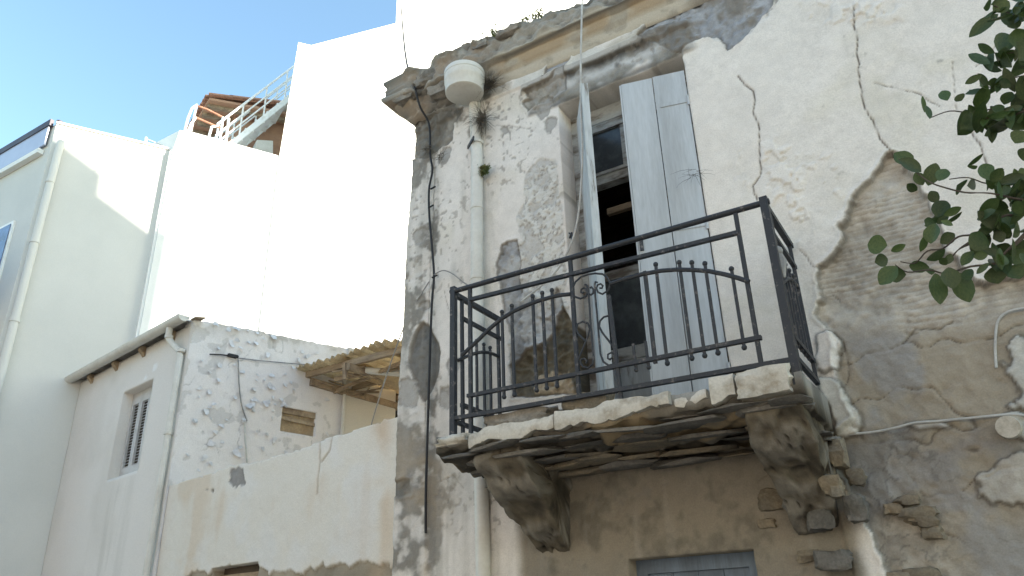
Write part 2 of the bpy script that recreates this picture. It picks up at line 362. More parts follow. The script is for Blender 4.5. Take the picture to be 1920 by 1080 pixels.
C = mixc(C, (.20,.18,.15), comb*sst(.6,.98,-cw)*ck*.38)
low = mR*sst(3.16, 2.98, V+n4*.08)
C = mixc(C, (.29,.27,.235), low*.6); C = mixc(C, (.32,.275,.21), low*sst(.0,.5,n1+n2*.3)*.8); C = mixc(C, (.28,.28,.28), low*sst(.1,.6,-n4+n2*.3)*.7)
vlow = mR*sst(2.62, 2.50, V+n4*.06)*(.25+.75*sst(-.15,-.35,U+n4*.08))
H += vlow*(n4*.018 + np.abs(n2)*-.016); C = mixc(C, (.15,.14,.125), vlow*sst(-.3,.4,n2)*.55); C = mixc(C, (.06,.055,.05), vlow*sst(.10,.0,np.abs(n2+.25*n3))*.45)
H -= low*sst(.07,.0,np.abs(fbm(U*2.6,V*4.2,oc=3,seed=31)))*sst(.0,.5,n1+n4*.6)*.012
C = mixc(C, (.08,.07,.06), low*sst(.035,.0,np.abs(fbm(U*2.6,V*4.2,oc=3,seed=31)))*sst(.0,.5,n1+n4*.6)*.7)
# remnants of white plaster inside that field
def remnant(poly, t=.03, col=PAINT, jk=.7):
    global H, C
    s = sdf(poly, U, V)+jag*jk; m = sst(-.006,.006,s); H = H + m*t; c = np.ones_like(C)*np.array(col)*(1+.12*n4[...,None]+.05*n3[...,None]); C = C*(1-m[...,None])+c*m[...,None]
    C = mixc(C, (.10,.09,.075), np.exp(-((s+.006)/.010)**2)*.7)
remnant([(-0.648,3.137),(-0.576,3.138),(-0.552,3.068),(-0.587,2.951),(-0.644,2.913),(-0.694,2.944)], .032)
remnant([(-0.682,2.901),(-0.581,2.852),(-0.537,2.636),(-0.563,2.577),(-0.649,2.569),(-0.670,2.671)], .030, (.52,.50,.45))
remnant([(0.238,2.896),(0.286,2.923),(0.424,2.916),(0.326,2.553),(0.218,2.548),(0.162,2.600),(0.210,2.644),(0.208,2.765)], .016, (.47,.46,.42), 1.6)
remnant([(0.149,2.548),(0.226,2.570),(0.326,2.553),(0.291,2.421),(0.145,2.455)], .016, (.44,.43,.39), 1.6)
remnant([(-0.052,2.311),(0.040,2.356),(0.197,2.356),(0.262,2.314),(0.200,2.084),(-0.061,2.111),(-0.078,2.246)], .016, (.42,.40,.36), 1.6)
remnant([(-0.309,2.582),(-0.157,2.574),(-0.112,2.535),(-0.250,2.548)], .014, (.42,.42,.41), .3)
# left of the door: flaking coat, cement, then bare earth mortar
flk = [(-2.271,4.965),(-2.386,5.029),(-2.512,4.932),(-2.561,4.682),(-2.631,4.610),(-2.611,4.370),(-2.774,4.382),(-2.827,4.205),(-2.784,4.014),(-2.690,3.732),(-2.730,3.493),(-2.709,3.190),(-2.159,3.089),(-2.175,3.413),(-2.245,3.789),(-2.247,4.304),(-2.243,4.810)]
sf = sdf(flk, U, V)+jag*.9; mf = sst(-.008,.008,sf)
cells = fbm(U*13, V*13, oc=4, seed=21, g=.7); H += mf*(n3*.005+nf*.003)
H += -mf*.008 + mf*.010*sst(-.05,.05,cells)*sst(.9,.2,sst(3.6,3.2,V))
C = mixc(C, (.47,.46,.435), mf*.85); C = mixc(C, (.63,.62,.58), mf*sst(-.08,.10,cells)*.8); C = mixc(C, (.17,.155,.135), mf*sst(.10,.0,np.abs(cells))*.6)
patch([(-2.774,4.382),(-2.630,4.385),(-2.615,4.280),(-2.632,4.062),(-2.580,3.874),(-2.497,3.728),(-2.391,3.661),(-2.312,3.890),(-2.287,3.800),(-2.239,3.625),(-2.216,3.422),(-2.537,3.333),(-2.720,3.370),(-2.696,3.567),(-2.794,4.017),(-2.827,4.205)], .012, (.30,.305,.31), .6, .003, cv=(.40,.40,.39))
patch([(-2.622,3.971),(-2.510,3.920),(-2.438,3.591),(-2.495,3.324),(-2.602,3.346),(-2.612,3.631)], -.003, (.44,.44,.43), .9, .003, rim=False)
patch([(-2.283,3.737),(-2.230,3.631),(-2.168,3.509),(-2.170,3.091),(-2.719,3.153),(-2.724,3.390),(-2.596,3.484),(-2.478,3.479),(-2.375,3.556)], .030, (.135,.118,.085), .5, .012, cv=(.085,.078,.06))
patch([(-2.539,3.294),(-2.287,3.282),(-2.238,3.104),(-2.524,3.156)], -.006, (.36,.30,.22), .5, .006, rim=False)
# corner strip patches
patch([(-3.500,3.906),(-3.420,3.825),(-3.355,3.626),(-3.364,3.499),(-3.411,3.319),(-3.470,3.259),(-3.545,3.407),(-3.623,3.595),(-3.617,3.726),(-3.567,3.859)], .018, (.15,.15,.145), .45, .004)
patch([(-3.899,5.978),(-3.119,5.809),(-3.221,5.698),(-3.232,5.519),(-3.356,5.496),(-3.517,5.446),(-3.756,5.497),(-3.767,5.818)], .022, (.28,.265,.235), .8, .010, cv=(.12,.11,.095))
patch([(-2.503,5.724),(-2.251,5.730),(-2.124,5.791),(-2.129,5.568),(-2.263,5.521),(-2.395,5.547),(-2.487,5.501),(-2.532,5.628),(-2.481,5.649)], .016, (.25,.24,.215), .5, .008, cv=(.33,.32,.30))
patch([(-2.299,5.851),(-2.215,5.922),(-2.055,5.955),(-2.071,5.853),(-2.123,5.812),(-2.221,5.815),(-2.313,5.770)], .016, (.27,.285,.31), .25, .002, cv=(.32,.33,.345))
patch([(-1.497,5.787),(-1.397,5.905),(-1.236,5.980),(-1.064,5.993),(-0.438,5.697),(-0.516,5.562),(-0.644,5.463),(-0.742,5.387),(-0.848,5.343),(-0.885,5.459),(-1.000,5.546),(-1.145,5.518),(-1.178,5.484),(-1.263,5.567),(-1.357,5.674)], .012, (.30,.31,.325), .7, .010, cv=(.20,.19,.175))
patch([(-3.728,2.684),(-3.579,2.685),(-3.562,2.588),(-3.724,2.587)], .014, (.16,.16,.155), .5)
# small chips
for (px, pz, r) in [(-3.02,5.55,.06),(-2.72,5.42,.03),(-2.33,5.50,.07),(-2.28,5.30,.05),(-3.30,5.42,.05),(-3.55,4.70,.07),(-3.50,4.05,.05),(-3.25,3.5,.05),(-3.6,3.35,.09),(-3.3,3.25,.06)]:
    d = np.hypot(U-px, (V-pz)*.8)-r+jag*1.3; m = sst(.005,-.005,d); H -= m*.008; C = mixc(C, (.33,.32,.30), m*.8); C = mixc(C, (.12,.11,.09), np.exp(-(d/.008)**2)*.4)
# blisters on the right plaster
def blister(poly, amp, dens):
    global H, C
    s = sst(-.05,.05,sdf(poly,U,V)+jag); b = sst(dens, dens+.25, fbm(U*17,V*17,oc=3,seed=41)); H = H + s*b*amp; C = mixc(C, (.50,.46,.38), s*np.exp(-((b-.35)/.3)**2)*.45)
blister([(-0.746,4.494),(-0.608,4.494),(-0.566,4.164),(-0.564,3.821),(-0.679,3.709),(-0.737,3.838),(-0.735,4.145)], .013, .0)
blister([(-0.540,4.313),(-0.352,4.281),(-0.356,3.938),(-0.486,3.907)], .008, .15)
blister([(-0.899,4.533),(-0.829,4.298),(-0.880,4.195),(-0.952,4.302)], .006, .2)
blister([(-0.329,5.490),(0.268,5.166),(0.238,5.029),(-0.297,5.283)], .014, .1)
# cracks
def crack(pl, w=.006, dep=.03, dk=.9, amp=.014):
    w *= .62; dep *= .6; dk *= .9
    global H, C
    d = ldist(pl, U + vn(U*14,V*14,seed=51)*amp*.6 + n3*.004, V + vn(U*14+9,V*14,seed=52)*amp*.6); g = np.exp(-(d/w)**2); H = H - dep*g; C = mixc(C, (.07,.06,.05), g*dk)
crack([(-0.813,5.095),(-0.789,5.015),(-0.728,4.934),(-0.763,4.758),(-0.743,4.642),(-0.775,4.401),(-0.787,4.283),(-0.842,4.222),(-0.857,4.167),(-0.842,4.110)], .0065)
crack([(-0.019,5.321),(-0.058,5.027),(-0.098,4.703),(-0.114,4.565),(-0.086,4.373),(-0.067,4.249),(-0.035,4.160)], .0060)
crack([(-0.022,4.677),(0.105,4.563),(0.192,4.492),(0.268,4.362)], .0045, .015, .7)
crack([(0.400,4.635),(0.372,4.502),(0.338,4.301)], .0045, .015, .5)
crack([(0.373,4.164),(0.408,4.026),(0.397,3.960),(0.396,3.872),(0.402,3.743),(0.385,3.556)], .0065, .02, .8)
crack([(0.676,4.700),(0.568,4.595),(0.502,4.548)], .005, .015, .6)
crack([(-0.649,3.700),(-0.617,3.619),(-0.582,3.556)], .005, .015, .6)
crack([(-0.598,3.386),(-0.523,3.391),(-0.488,3.341)], .005, .012, .7)
crack([(-0.568,3.155),(-0.523,3.087),(-0.532,2.899),(-0.590,2.802)], .006, .015, .7)
crack([(-0.232,3.022),(-0.150,3.090),(-0.026,3.062),(0.030,3.085)], .008, .02, .8)
crack([(-3.430,5.402),(-3.436,4.771),(-3.456,4.098),(-3.460,3.475),(-3.466,3.062),(-3.446,2.556)], .007, .015, .75, .01)
crack([(-3.315,4.131),(-3.277,3.961),(-3.226,3.860)], .005, .012, .6)
crack([(-3.084,2.773),(-2.973,2.684),(-2.841,2.703),(-2.738,2.582)], .005, .012, .6)
crack([(-3.362,2.640),(-3.222,2.679),(-3.131,2.575)], .005, .012, .5)
crack([(-2.823,5.502),(-2.667,5.449),(-2.518,5.356)], .005, .01, .6)
crack([(-2.669,5.401),(-2.657,5.307)], .006, .01, .7)
crack([(-1.125,2.385),(-1.021,2.432),(-0.948,2.349)], .007, .02, .7)
# mould and dirt on the corner strip, by the gutter pipe and under the cornice
reg = sst(-3.30,-3.55,U)*.75 + sst(5.35,5.75,V)*sst(-2.6,-3.2,U)*.9 + np.exp(-((U+3.40)/.07)**2)*.75 + np.exp(-((U+2.86)/.05)**2)*.45*sst(5.0,5.5,V) + .25*sst(3.2,2.6,V)*sst(-2.6,-3.2,U)
mld = sst(.62, .98, reg*.80 + n4*.42 + n2*.38 + ns*.22 + n3*.22)
C = mixc(C, (.085,.08,.07), mld*.80)
C = mixc(C, (.30,.28,.24), sst(.25,.9,reg*.7+n2*.4+ns*.3)*.28)
# rusty-brown staining low down
C = mixc(C, (.42,.33,.22), sst(3.3,2.7,V)*sst(-2.9,-3.6,U)*sst(-.1,.6,n4+n2*.3)*.5)
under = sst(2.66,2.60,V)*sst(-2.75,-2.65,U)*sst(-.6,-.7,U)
C = mixc(C, (.20,.17,.125), under*.9); C = mixc(C, (.11,.10,.08), under*sst(-.3,.8,n2*.8+n4*.5+n3*.5)*.7); H += under*(n2*.012+n4*.01)  # brown plaster below the slab, darkened with the slab's shade
# drip streaks of dirt on the plain plaster
C = mixc(C, (.40,.38,.34), sst(.25,.95,ns+n4*.3)*(1-mr)*.30)
pit = sst(.62,.80,fbm(U*26,V*26,oc=2,seed=43)+.25*n4)*sst(-.3,.4,n1+n4*.5)*(1-.9*mr)
H -= pit*.004; C = mixc(C, (.22,.20,.175), pit*.55)
C = C*(1+.05*n3[...,None]+.04*n2[...,None])
H += nf*.0007
cu = (U[:-1,:-1]+U[1:,1:])/2; cv_ = (V[:-1,:-1]+V[1:,1:])/2
keep = ~((cu > DX0)&(cu < DX1)&(cv_ > DZ0)&(cv_ < DZ1)) & ~((cu > GX0)&(cu < GX1)&(cv_ < GZ1))
ush = np.where(U < -3.35, (edge_x(V)+3.70 + n2*.012+n3*.006)*sst(-3.35,-3.70,U), 0)
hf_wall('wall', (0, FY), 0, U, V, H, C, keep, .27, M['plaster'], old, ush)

# side, back and inner shell
b = MB(); b.prism([(-3.72,FY+.2,0),(-3.60,FY+.2,0),(-3.52,FY+.2,6.1),(-3.63,FY+.2,6.1)], (0,2.75,0)); b.build('side_wall', M['house_wall'], old)
b = MB(); b.box((-3.60,7.2,0), (1.74,7.44,6.1)); b.build('back_wall', M['house_wall'], old)
b = MB(); b.box((1.52,FY+.28,0), (1.72,7.19,6.1)); b.build('party_wall', M['house_wall'], old)
b = MB(); b.box((-3.62,FY+.05,6.16), (1.74,7.5,6.27)); b.build('roof_slab', M['rubble'], old)
b = MB(); b.box((-3.55,FY+.29,2.50), (1.5,7.18,2.70)); b.build('upper_floor', M['dark_wood'], old)
for i in range(7):
    b = MB(); b.box((-3.5,4.95+i*.33,5.30), (1.5,5.05+i*.33,5.44)); b.build('ceiling_joist', M['dark_wood'], old)
b = MB(); b.box((-3.5,FY+.29,5.45), (1.5,7.18,5.50)); b.build('ceiling', M['room'], old)

# ---- cornice: swept moulding, broken at the corner
prof = [(0,5.86),(.015,5.87),(.03,5.90),(.045,5.945),(.075,5.985),(.085,6.02),(.085,6.045),(.115,6.055),(.15,6.07),(.155,6.10),(.150,6.18),(.152,6.25),(.135,6.28),(.05,6.30),(-.3,6.31)]
po = np.array([p[0] for p in prof]); pz = np.array([p[1] for p in prof])
tt = np.concatenate([[0], np.cumsum(np.hypot(np.diff(po), np.diff(pz)))]); ts = np.linspace(0, .56, 74)
po2 = np.interp(ts, tt, po); pz2 = np.interp(ts, tt, pz)
cx0 = -3.66
path = [((cx0, y), (-1, 0)) for y in np.arange(7.4, 4.52, -.02)] + [((cx0, FY), (-1, -1))] + [((x, FY), (0, -1)) for x in np.arange(cx0+.012, 1.74, .012)]
bx = np.array([p[0][0] for p in path])[:, None]; by = np.array([p[0][1] for p in path])[:, None]; ox = np.array([p[1][0] for p in path])[:, None]; oy = np.array([p[1][1] for p in path])[:, None]
X = bx+ox*po2[None]; Y = by+oy*po2[None]; Z = np.broadcast_to(pz2[None], X.shape).copy()
wob = .012*np.sin(bx*1.3)
lk = sst(-2.5,-3.1,bx)
X = X+ox*po2[None]*.35*lk; Y = Y+oy*po2[None]*.35*lk; X = X + 0*Z; Z = Z - .03*lk*sst(0,.05,po2)[None]*sst(6.2,6.0,Z)+.03*sst(6.1,6.25,Z)*(.5+.9*vn(bx*3.1,bx*0+.5,seed=64))
Z = Z + wob
a = fbm(X*5, Y*5, Z*8, oc=4, seed=61); a2 = fbm(X*16, Y*16, Z*22, oc=3, seed=62)
brk = np.clip(sst(-2.55,-2.95,X)+sst(6.06,6.10,Z)*.75+sst(-1.15,-.95,X)*sst(.2,-.3,X)*.8, 0, 1)
rgd = -np.abs(fbm(X*3.2,Y*3.2,Z*6,oc=3,seed=63))
amp = .006 + .050*brk
dd = a*amp*.8 + a2*amp*.35 + rgd*brk*.035
wgt = sst(-.02,.02,po2)[None]
X = X + ox*dd*wgt; Y = Y + oy*dd*wgt; Z = Z + (a2*.5+a)*amp*.5*wgt
left = sst(-2.55,-2.9,X)
cc = np.ones(X.shape+(3,))*np.array((.50,.46,.38))
cc = mixc(cc, (.36,.27,.17), sst(5.93,5.98,Z)*sst(6.06,6.04,Z)*sst(-.7,.2,a)*.8)
cc = mixc(cc, (.23,.215,.19), np.clip(brk*1.1,0,1)*.92)
cc = mixc(cc, (.30,.235,.17), left*sst(.0,.5,a)*.7)
cc = mixc(cc, (.42,.39,.33), brk*sst(.15,.55,a2)*.6)
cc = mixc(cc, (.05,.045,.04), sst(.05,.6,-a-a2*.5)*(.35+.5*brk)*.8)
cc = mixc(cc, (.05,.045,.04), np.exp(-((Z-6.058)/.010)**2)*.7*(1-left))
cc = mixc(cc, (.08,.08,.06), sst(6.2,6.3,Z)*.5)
nu, nv = X.shape; idx = np.arange(nu*nv).reshape(nu, nv)
fq = np.stack([idx[:-1,:-1], idx[1:,:-1], idx[1:,1:], idx[:-1,1:]], -1).reshape(-1, 4)
cor = np_mesh('cornice', np.stack([X,Y,Z],-1).reshape(-1,3)-np.array(old.location), fq, cc.reshape(-1,3), M['plaster'], old)
for i, (x, y, z, a_, b_, c_) in enumerate([(-3.03,4.36,6.29,.11,.07,.06),(-2.82,4.36,6.27,.09,.07,.05),(-2.55,4.38,6.29,.13,.08,.035),(-3.40,4.36,6.17,.14,.07,.07),(-3.66,4.38,6.10,.12,.08,.065),(-3.28,4.38,6.02,.12,.06,.06)]):
    b = MB(); b.boulder((x,y,z-.02), (a_,b_,c_), 70+i, k=6, amp=.35, fr=2.2, sph=.4); b.build('stone', M['rubble'], cor, True)

# ---- downpipe with round hopper head
pc = (-2.955, 4.452)
dp = MB(); pts = [(pc[0]-.03+.03*min(1,(5.78-z)/.6), pc[1]+.02*math.sin(z*1.2), z) for z in np.linspace(5.80, .05, 30)]
dpo = dp.tube(pts, .049, 14).build('downpipe', M['pvc'], old, True)
hp = MB(); hp.lathe((-2.975,4.30,5.775), [(.150,0),(.160,.008),(.164,.10),(.170,.108),(.171,.13),(.171,.165),(.168,.168),(.168,.176),(.172,.18),(.172,.215),(.166,.225),(.150,.225),(.148,.20)], 36); hp.build('hopper_head', M['pvc'], dpo, True)
for z in (5.35, 4.72, 4.10):
    c_ = MB(); c_.lathe((pc[0]-.0, pc[1]+.02*math.sin(z*1.2), z), [(.050,0),(.054,.004),(.054,.026),(.050,.03)], 16); c_.build('pipe_collar', M['pvc'], dpo, True)
pb = MB(); pb.bar((-3.06,4.47,5.37), (-2.92,4.35,5.345), .012, .03); pb.build('pipe_bracket', M['iron'], dpo)

# ---- balcony door: frame, fanlight, inner leaf, two plank shutters
fy = 4.74
fr = MB(); fr.box((DX0+.002,fy-.035,DZ0), (DX0+.075,fy+.03,DZ1-.002)); fr.box((DX1-.075,fy-.035,DZ0), (DX1-.002,fy+.03,DZ1-.002)); fr.box((DX0+.076,fy-.034,DZ1-.14), (DX1-.076,fy+.029,DZ1-.003))
dfr = fr.build('door_frame', M['frame_old'], old)
b = MB(); b.box((DX0+.076,fy-.055,4.74), (DX1-.076,fy+.03,4.84)); b.box((DX0+.076,fy-.075,4.81), (DX1-.076,fy-.056,4.835)); b.build('transom_rail', M['frame_old'], dfr)
b = MB(); b.box((DX0+.076,fy-.03,5.24), (DX1-.076,fy+.01,5.308)); b.build('fanlight_rail', M['frame_old'], dfr)
b = MB(); b.box((DX0+.076,fy-.005,4.841), (DX1-.076,fy+.003,5.239)); b.build('fanlight_pane', M['glass'], dfr)
b = MB(); b.box((-1.80,fy-.02,4.841), (-1.765,fy-.006,5.239)); b.build('glazing_bar', M['frame_old'], dfr)
lf = MB(); lf.box((DX0+.08,fy-.02,DZ0+.02), (DX0+.15,fy+.02,4.02)); lf.box((-1.74,fy-.02,DZ0+.02), (-1.66,fy+.02,4.02)); lf.box((DX0+.15,fy-.019,3.95), (-1.74,fy+.019,4.02)); lf.box((DX0+.15,fy-.019,3.33), (-1.74,fy+.019,3.42)); lf.box((DX0+.15,fy-.019,DZ0+.02), (-1.74,fy+.019,DZ0+.12))
lfo = lf.build('inner_door_leaf', M['frame_old'], old)
b = MB(); b.box((DX0+.15,fy-.004,3.42), (-1.74,fy+.004,3.95)); b.build('door_pane', M['glass'], lfo)
b = MB(); b.box((DX0+.15,fy-.008,DZ0+.12), (-1.74,fy+.008,3.33)); b.build('door_panel', M['shutter_worn'], lfo)
b = MB(); b.box((DX0+.21,fy+.05,4.53), (-1.25,fy+.09,4.58)); b.build('inner_curtain_rail', M['beam'], old)
def shutter(hx, hy, ang, w, z0, z1, planks, mt, side):
    d = Vector((math.cos(R(ang)), math.sin(R(ang)), 0)); n = Vector((d.y, -d.x, 0))
    root = None; x = 0; ws = [w/planks]*planks
    for i in range(planks):
        b = MB(); c = Vector((hx,hy,0)) + d*(x+ws[i]/2)
        zt = z1 - (.006 if i else 0)
        b.obox((c.x,c.y,(z0+zt)/2), (d,n,(0,0,1)), (ws[i]/2-.003,.016+.001*i,(zt-z0)/2))
        if root is None: root = b.build('shutter', mt, old)
        else: b.build('plank', mt, root)
        x += ws[i]
    return root, d, n
sh1, d1, n1_ = shutter(-2.11,4.64,-58,.47,DZ0+.03,5.33,2,M['shutter_worn'],-1)
b = MB(); e = Vector((-2.11,4.64,0))+d1*.483; b.obox((e.x,e.y,(DZ0+5.36)/2), (d1,n1_,(0,0,1)), (.012,.026,(5.35-DZ0)/2-.03)); b.build('edge_strip', M['shutter_worn'], sh1)
sh2, d2, n2_ = shutter(-1.18,4.505,194,.465,DZ0+.02,5.32,2,M['shutter'],1)
b = MB(); e = Vector((-1.18,4.505,0))+d2*.47; b.obox((e.x,e.y,(DZ0+5.33)/2), (d2,n2_,(0,0,1)), (.006,.020,(5.33-DZ0)/2-.025)); b.build('edge_strip', M['shutter'], sh2)
for zz in (3.05, 4.05, 5.05):
    b = MB(); c_ = Vector((-1.18,4.505,zz))+d2*.10-n2_*-.0; nn_ = -n2_ if n2_.y > 0 else n2_; b.obox(c_+nn_*.019, (d2,nn_,(0,0,1)), (.10,.003,.014)); b.tube([Vector((-1.178,4.485,zz-.04)),Vector((-1.178,4.485,zz+.04))], .010, 8); b.build('hinge', M['shutter'], sh2)
b = MB(); nn_ = -n2_ if n2_.y > 0 else n2_; c_ = Vector((-1.18,4.505,3.98))+d2*.44+nn_*.022; b.obox(c_, (d2,nn_,(0,0,1)), (.012,.006,.05)); b.build('latch', M['iron'], sh2)
b = MB(); b.tube([(-2.195,4.52,4.27),(-2.15,4.46,4.27),(-2.15,4.46,4.21)], .008, 6); b.tube([(-2.19,4.50,4.30),(-2.14,4.47,4.24)], .006, 6); b.build('shutter_hook', M['iron'], sh1)
b = MB(); b.box((DX0-.02,4.40,2.70), (DX1+.02,4.72,2.729)); b.build('door_sill', M['rubble'], old)

# ---- street door under the balcony
b = MB(); b.box((GX0+.001,4.62,0), (GX0+.07,4.70,GZ1-.001)); b.box((GX1-.07,4.62,0), (GX1-.001,4.70,GZ1-.001)); b.box((GX0+.07,4.62,GZ1-.08), (GX1-.07,4.70,GZ1-.001)); gd = b.build('street_door', M['door_low'], old)
for i in range(4):
    w = (GX1-GX0-.14)/4; b = MB(); b.box((GX0+.07+i*w+.002,4.64,.01), (GX0+.07+(i+1)*w-.002,4.67,GZ1-.081)); b.build('plank', M['door_low'], gd)

# ---- balcony slab
sx0, sx1, sy0 = -2.86, -.66, 3.80
nx, ny = 240, 60
gx = np.linspace(sx0, sx1, nx); gy = np.linspace(0, 1, ny)
def slab_face(top):
    Xs, T = np.meshgrid(gx, gy, indexing='ij')
    front = sy0 + .03 + .035*fbm(Xs*4, Xs*0+3, oc=4, seed=81) + .10*sst(-2.60,-2.86,Xs)*0
    Ys = front + (FY+.01-front)*T
    if top: Zs = 2.755 + .010*fbm(Xs*5, Ys*5, oc=4, seed=82) + .01*T
    else: Zs = 2.665 - .04*sst(0,.25,T) - .03*T + .022*fbm(Xs*4,Ys*5,oc=4,seed=83) - .03*np.abs(fbm(Xs*7,Ys*9,oc=3,seed=84))
    return Xs, Ys, Zs
Xa, Ya, Za = slab_face(True); Xb, Yb, Zb = slab_face(False)
vv = np.concatenate([np.stack([Xa,Ya,Za],-1).reshape(-1,3), np.stack([Xb,Yb,Zb],-1).reshape(-1,3)])
idx = np.arange(nx*ny).reshape(nx, ny); NN = nx*ny
q1 = np.stack([idx[:-1,:-1], idx[1:,:-1], idx[1:,1:], idx[:-1,1:]], -1).reshape(-1,4); q2 = q1[:, ::-1]+NN
def rim(l): return np.stack([l[:-1]+NN, l[1:]+NN, l[1:], l[:-1]], -1)
rims = np.concatenate([rim(idx[:,0]), rim(idx[-1,:]), rim(idx[::-1,-1]), rim(idx[0,::-1])])
s1 = fbm(Xa*5, Ya*5, oc=4, seed=85)
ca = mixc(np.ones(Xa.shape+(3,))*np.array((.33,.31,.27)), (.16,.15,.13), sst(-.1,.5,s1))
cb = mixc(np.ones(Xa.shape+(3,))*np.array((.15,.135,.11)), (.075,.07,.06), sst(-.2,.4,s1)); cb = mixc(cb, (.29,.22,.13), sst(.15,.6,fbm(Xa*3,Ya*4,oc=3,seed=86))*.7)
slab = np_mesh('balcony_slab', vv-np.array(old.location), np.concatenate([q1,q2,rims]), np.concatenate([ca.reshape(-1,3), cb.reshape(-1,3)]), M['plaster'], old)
# plaster facing pieces along the front edge: ragged top and bottom
def facing(x0, x1, zt, zb, y, th, seed, mt='plaster_piece'):
    n = max(4, int((x1-x0)/.014)); xs = np.linspace(x0, x1, n)
    t = np.array(zt)[0] + (np.array(zt)[1]-np.array(zt)[0])*np.linspace(0,1,n) + .016*fbm(xs*9, xs*0+seed, oc=4, seed=seed); bt = zb[0]+(zb[1]-zb[0])*np.linspace(0,1,n) + .032*fbm(xs*7, xs*0+seed+5, oc=4, seed=seed+1, g=.65)
    yy = y + .008*fbm(xs*6, xs*0, oc=3, seed=seed+2); b = MB(); V_ = []
    for i in range(n): V_ += [(xs[i],yy[i],bt[i]),(xs[i],yy[i]-.006,(bt[i]*2+t[i])/3),(xs[i],yy[i]-.004,(bt[i]+2*t[i])/3),(xs[i],yy[i]+.004,t[i]),(xs[i],yy[i]+th,t[i]+.004),(xs[i],yy[i]+th,bt[i])]
    F_ = []
    for i in range(n-1):
        for k in range(6): F_.append((i*6+k,(i+1)*6+k,(i+1)*6+(k+1)%6,i*6+(k+1)%6))
    F_ += [tuple(range(6)), tuple(reversed(range((n-1)*6, n*6)))]
    b.add(V_, F_); return b.build('plaster_facing', M[mt], slab, True)
facing(-2.60,-2.02,(2.745,2.765),(2.655,2.665),3.785,.05,91)
facing(-2.015,-1.33,(2.765,2.775),(2.665,2.70),3.785,.05,94)
facing(-1.31,-1.14,(2.735,2.75),(2.70,2.69),3.815,.04,97)
facing(-1.11,-.985,(2.79,2.80),(2.68,2.67),3.79,.06,99)
b = MB(); b.boulder((-.845,3.865,2.735), (.150,.085,.080), 101, k=8, amp=.16, fr=2.6, sph=.22); b.build('plaster_facing', M['plaster_piece'], slab, True)
b = MB(); b.boulder((-2.745,3.91,2.725), (.125,.13,.038), 103, k=7, amp=.2, fr=2.4, sph=.35); b.build('plaster_facing', M['plaster_piece'], slab, True)
# layered slates under the slab
rg = random.Random(11); k = 0
for row, (y, z) in enumerate(((3.90,2.640),(3.99,2.612),(4.13,2.585),(4.27,2.560),(4.41,2.540))):
    x = sx0+.04+.1*(row % 2)
    while x < sx1-.10:
        w = rg.uniform(.16,.46) if row else rg.uniform(.14,.34); w = min(w, sx1-x)
        t = rg.uniform(-.16,.16); tz = rg.uniform(-.10,.10); b = MB(); b.rock((x+w/2, y+rg.uniform(-.04,.04), z+rg.uniform(-.014,.014)), (w*.58, rg.uniform(.08,.13), rg.uniform(.010,.024)), 200+k, ((1,t,rg.uniform(-.05,.05)),(-t,1,tz+.12),(0,-tz-.12,1)), 26)
        b.build('slate', M['earth'] if (row >= 2 and rg.random() < .5) else M['stone'], slab); k += 1; x += w*rg.uniform(.85,1.15)
# brackets
def bracket(x0, x1, seed):
    pr = [(3.88,2.64),(3.86,2.60),(3.92,2.535),(4.02,2.46),(4.14,2.37),(4.26,2.29),(4.36,2.21),(4.44,2.14),(4.52,2.07),(4.52,2.3),(4.52,2.62),(4.3,2.64),(4.1,2.645),(3.88,2.64)]
    P_ = np.array(pr); tt = np.concatenate([[0], np.cumsum(np.hypot(*np.diff(P_, axis=0).T))]); ts = np.linspace(0, tt[-1], 72)[:-1]
    py = np.interp(ts, tt, P_[:,0]); pz = np.interp(ts, tt, P_[:,1]); m = len(ts); n = 26
    sc = np.concatenate([[0,.2,.4,.6,.8,.93], np.ones(n), [.93,.8,.6,.4,.2,0]])[:,None]; xs = np.concatenate([[x0]*6, np.linspace(x0, x1, n), [x1]*6]); n = len(xs)-2; Xg = np.broadcast_to(xs[:,None], (n+2, m)).copy(); Yg = np.broadcast_to(py[None], Xg.shape).copy(); Zg = np.broadcast_to(pz[None], Xg.shape).copy(); Yg = 4.28+(Yg-4.28)*sc; Zg = 2.48+(Zg-2.48)*sc
    cxm = (x0+x1)/2; Xg = cxm+(Xg-cxm)*(1-.3*np.clip(2.45-Zg,0,1)/.4)
    a = fbm(Xg*5,Yg*5,Zg*5,oc=3,seed=seed); a2 = fbm(Xg*14,Yg*14,Zg*14,oc=3,seed=seed+5); a3 = np.abs(fbm(Xg*3,Yg*7,Zg*7,oc=2,seed=seed+9))
    stp = np.floor((a*2.2+3))/2.2
    ed = 1.; a4 = fbm(Xg*34,Yg*34,Zg*34,oc=2,seed=seed+13)
    off = (stp-1.2)*.026 + a*.02 + a2*.010 - sst(.08,0,a3)*.02 + a4*.006
    Yg += -off*.8; Zg += -off*.6; Xg += a2*.012+a4*.005+a*.02*(xs[:,None]-cxm)/abs(x1-x0)
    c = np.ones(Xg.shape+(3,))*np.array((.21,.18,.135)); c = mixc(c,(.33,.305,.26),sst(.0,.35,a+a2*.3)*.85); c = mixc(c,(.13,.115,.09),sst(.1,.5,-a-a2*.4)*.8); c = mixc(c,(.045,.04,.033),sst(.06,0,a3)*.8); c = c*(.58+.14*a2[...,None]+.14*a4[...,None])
    idx = np.arange((n+2)*m).reshape(n+2, m); nx_ = np.roll(idx,-1,axis=1)
    f = np.stack([idx[:-1],nx_[:-1],nx_[1:],idx[1:]],-1).reshape(-1,4)
    return np_mesh('bracket', np.stack([Xg,Yg,Zg],-1).reshape(-1,3)-np.array(old.location), f, c.reshape(-1,3), M['plaster'], old)
bk1 = bracket(-.985,-.69,301); bk2 = bracket(-2.60,-2.30,305)
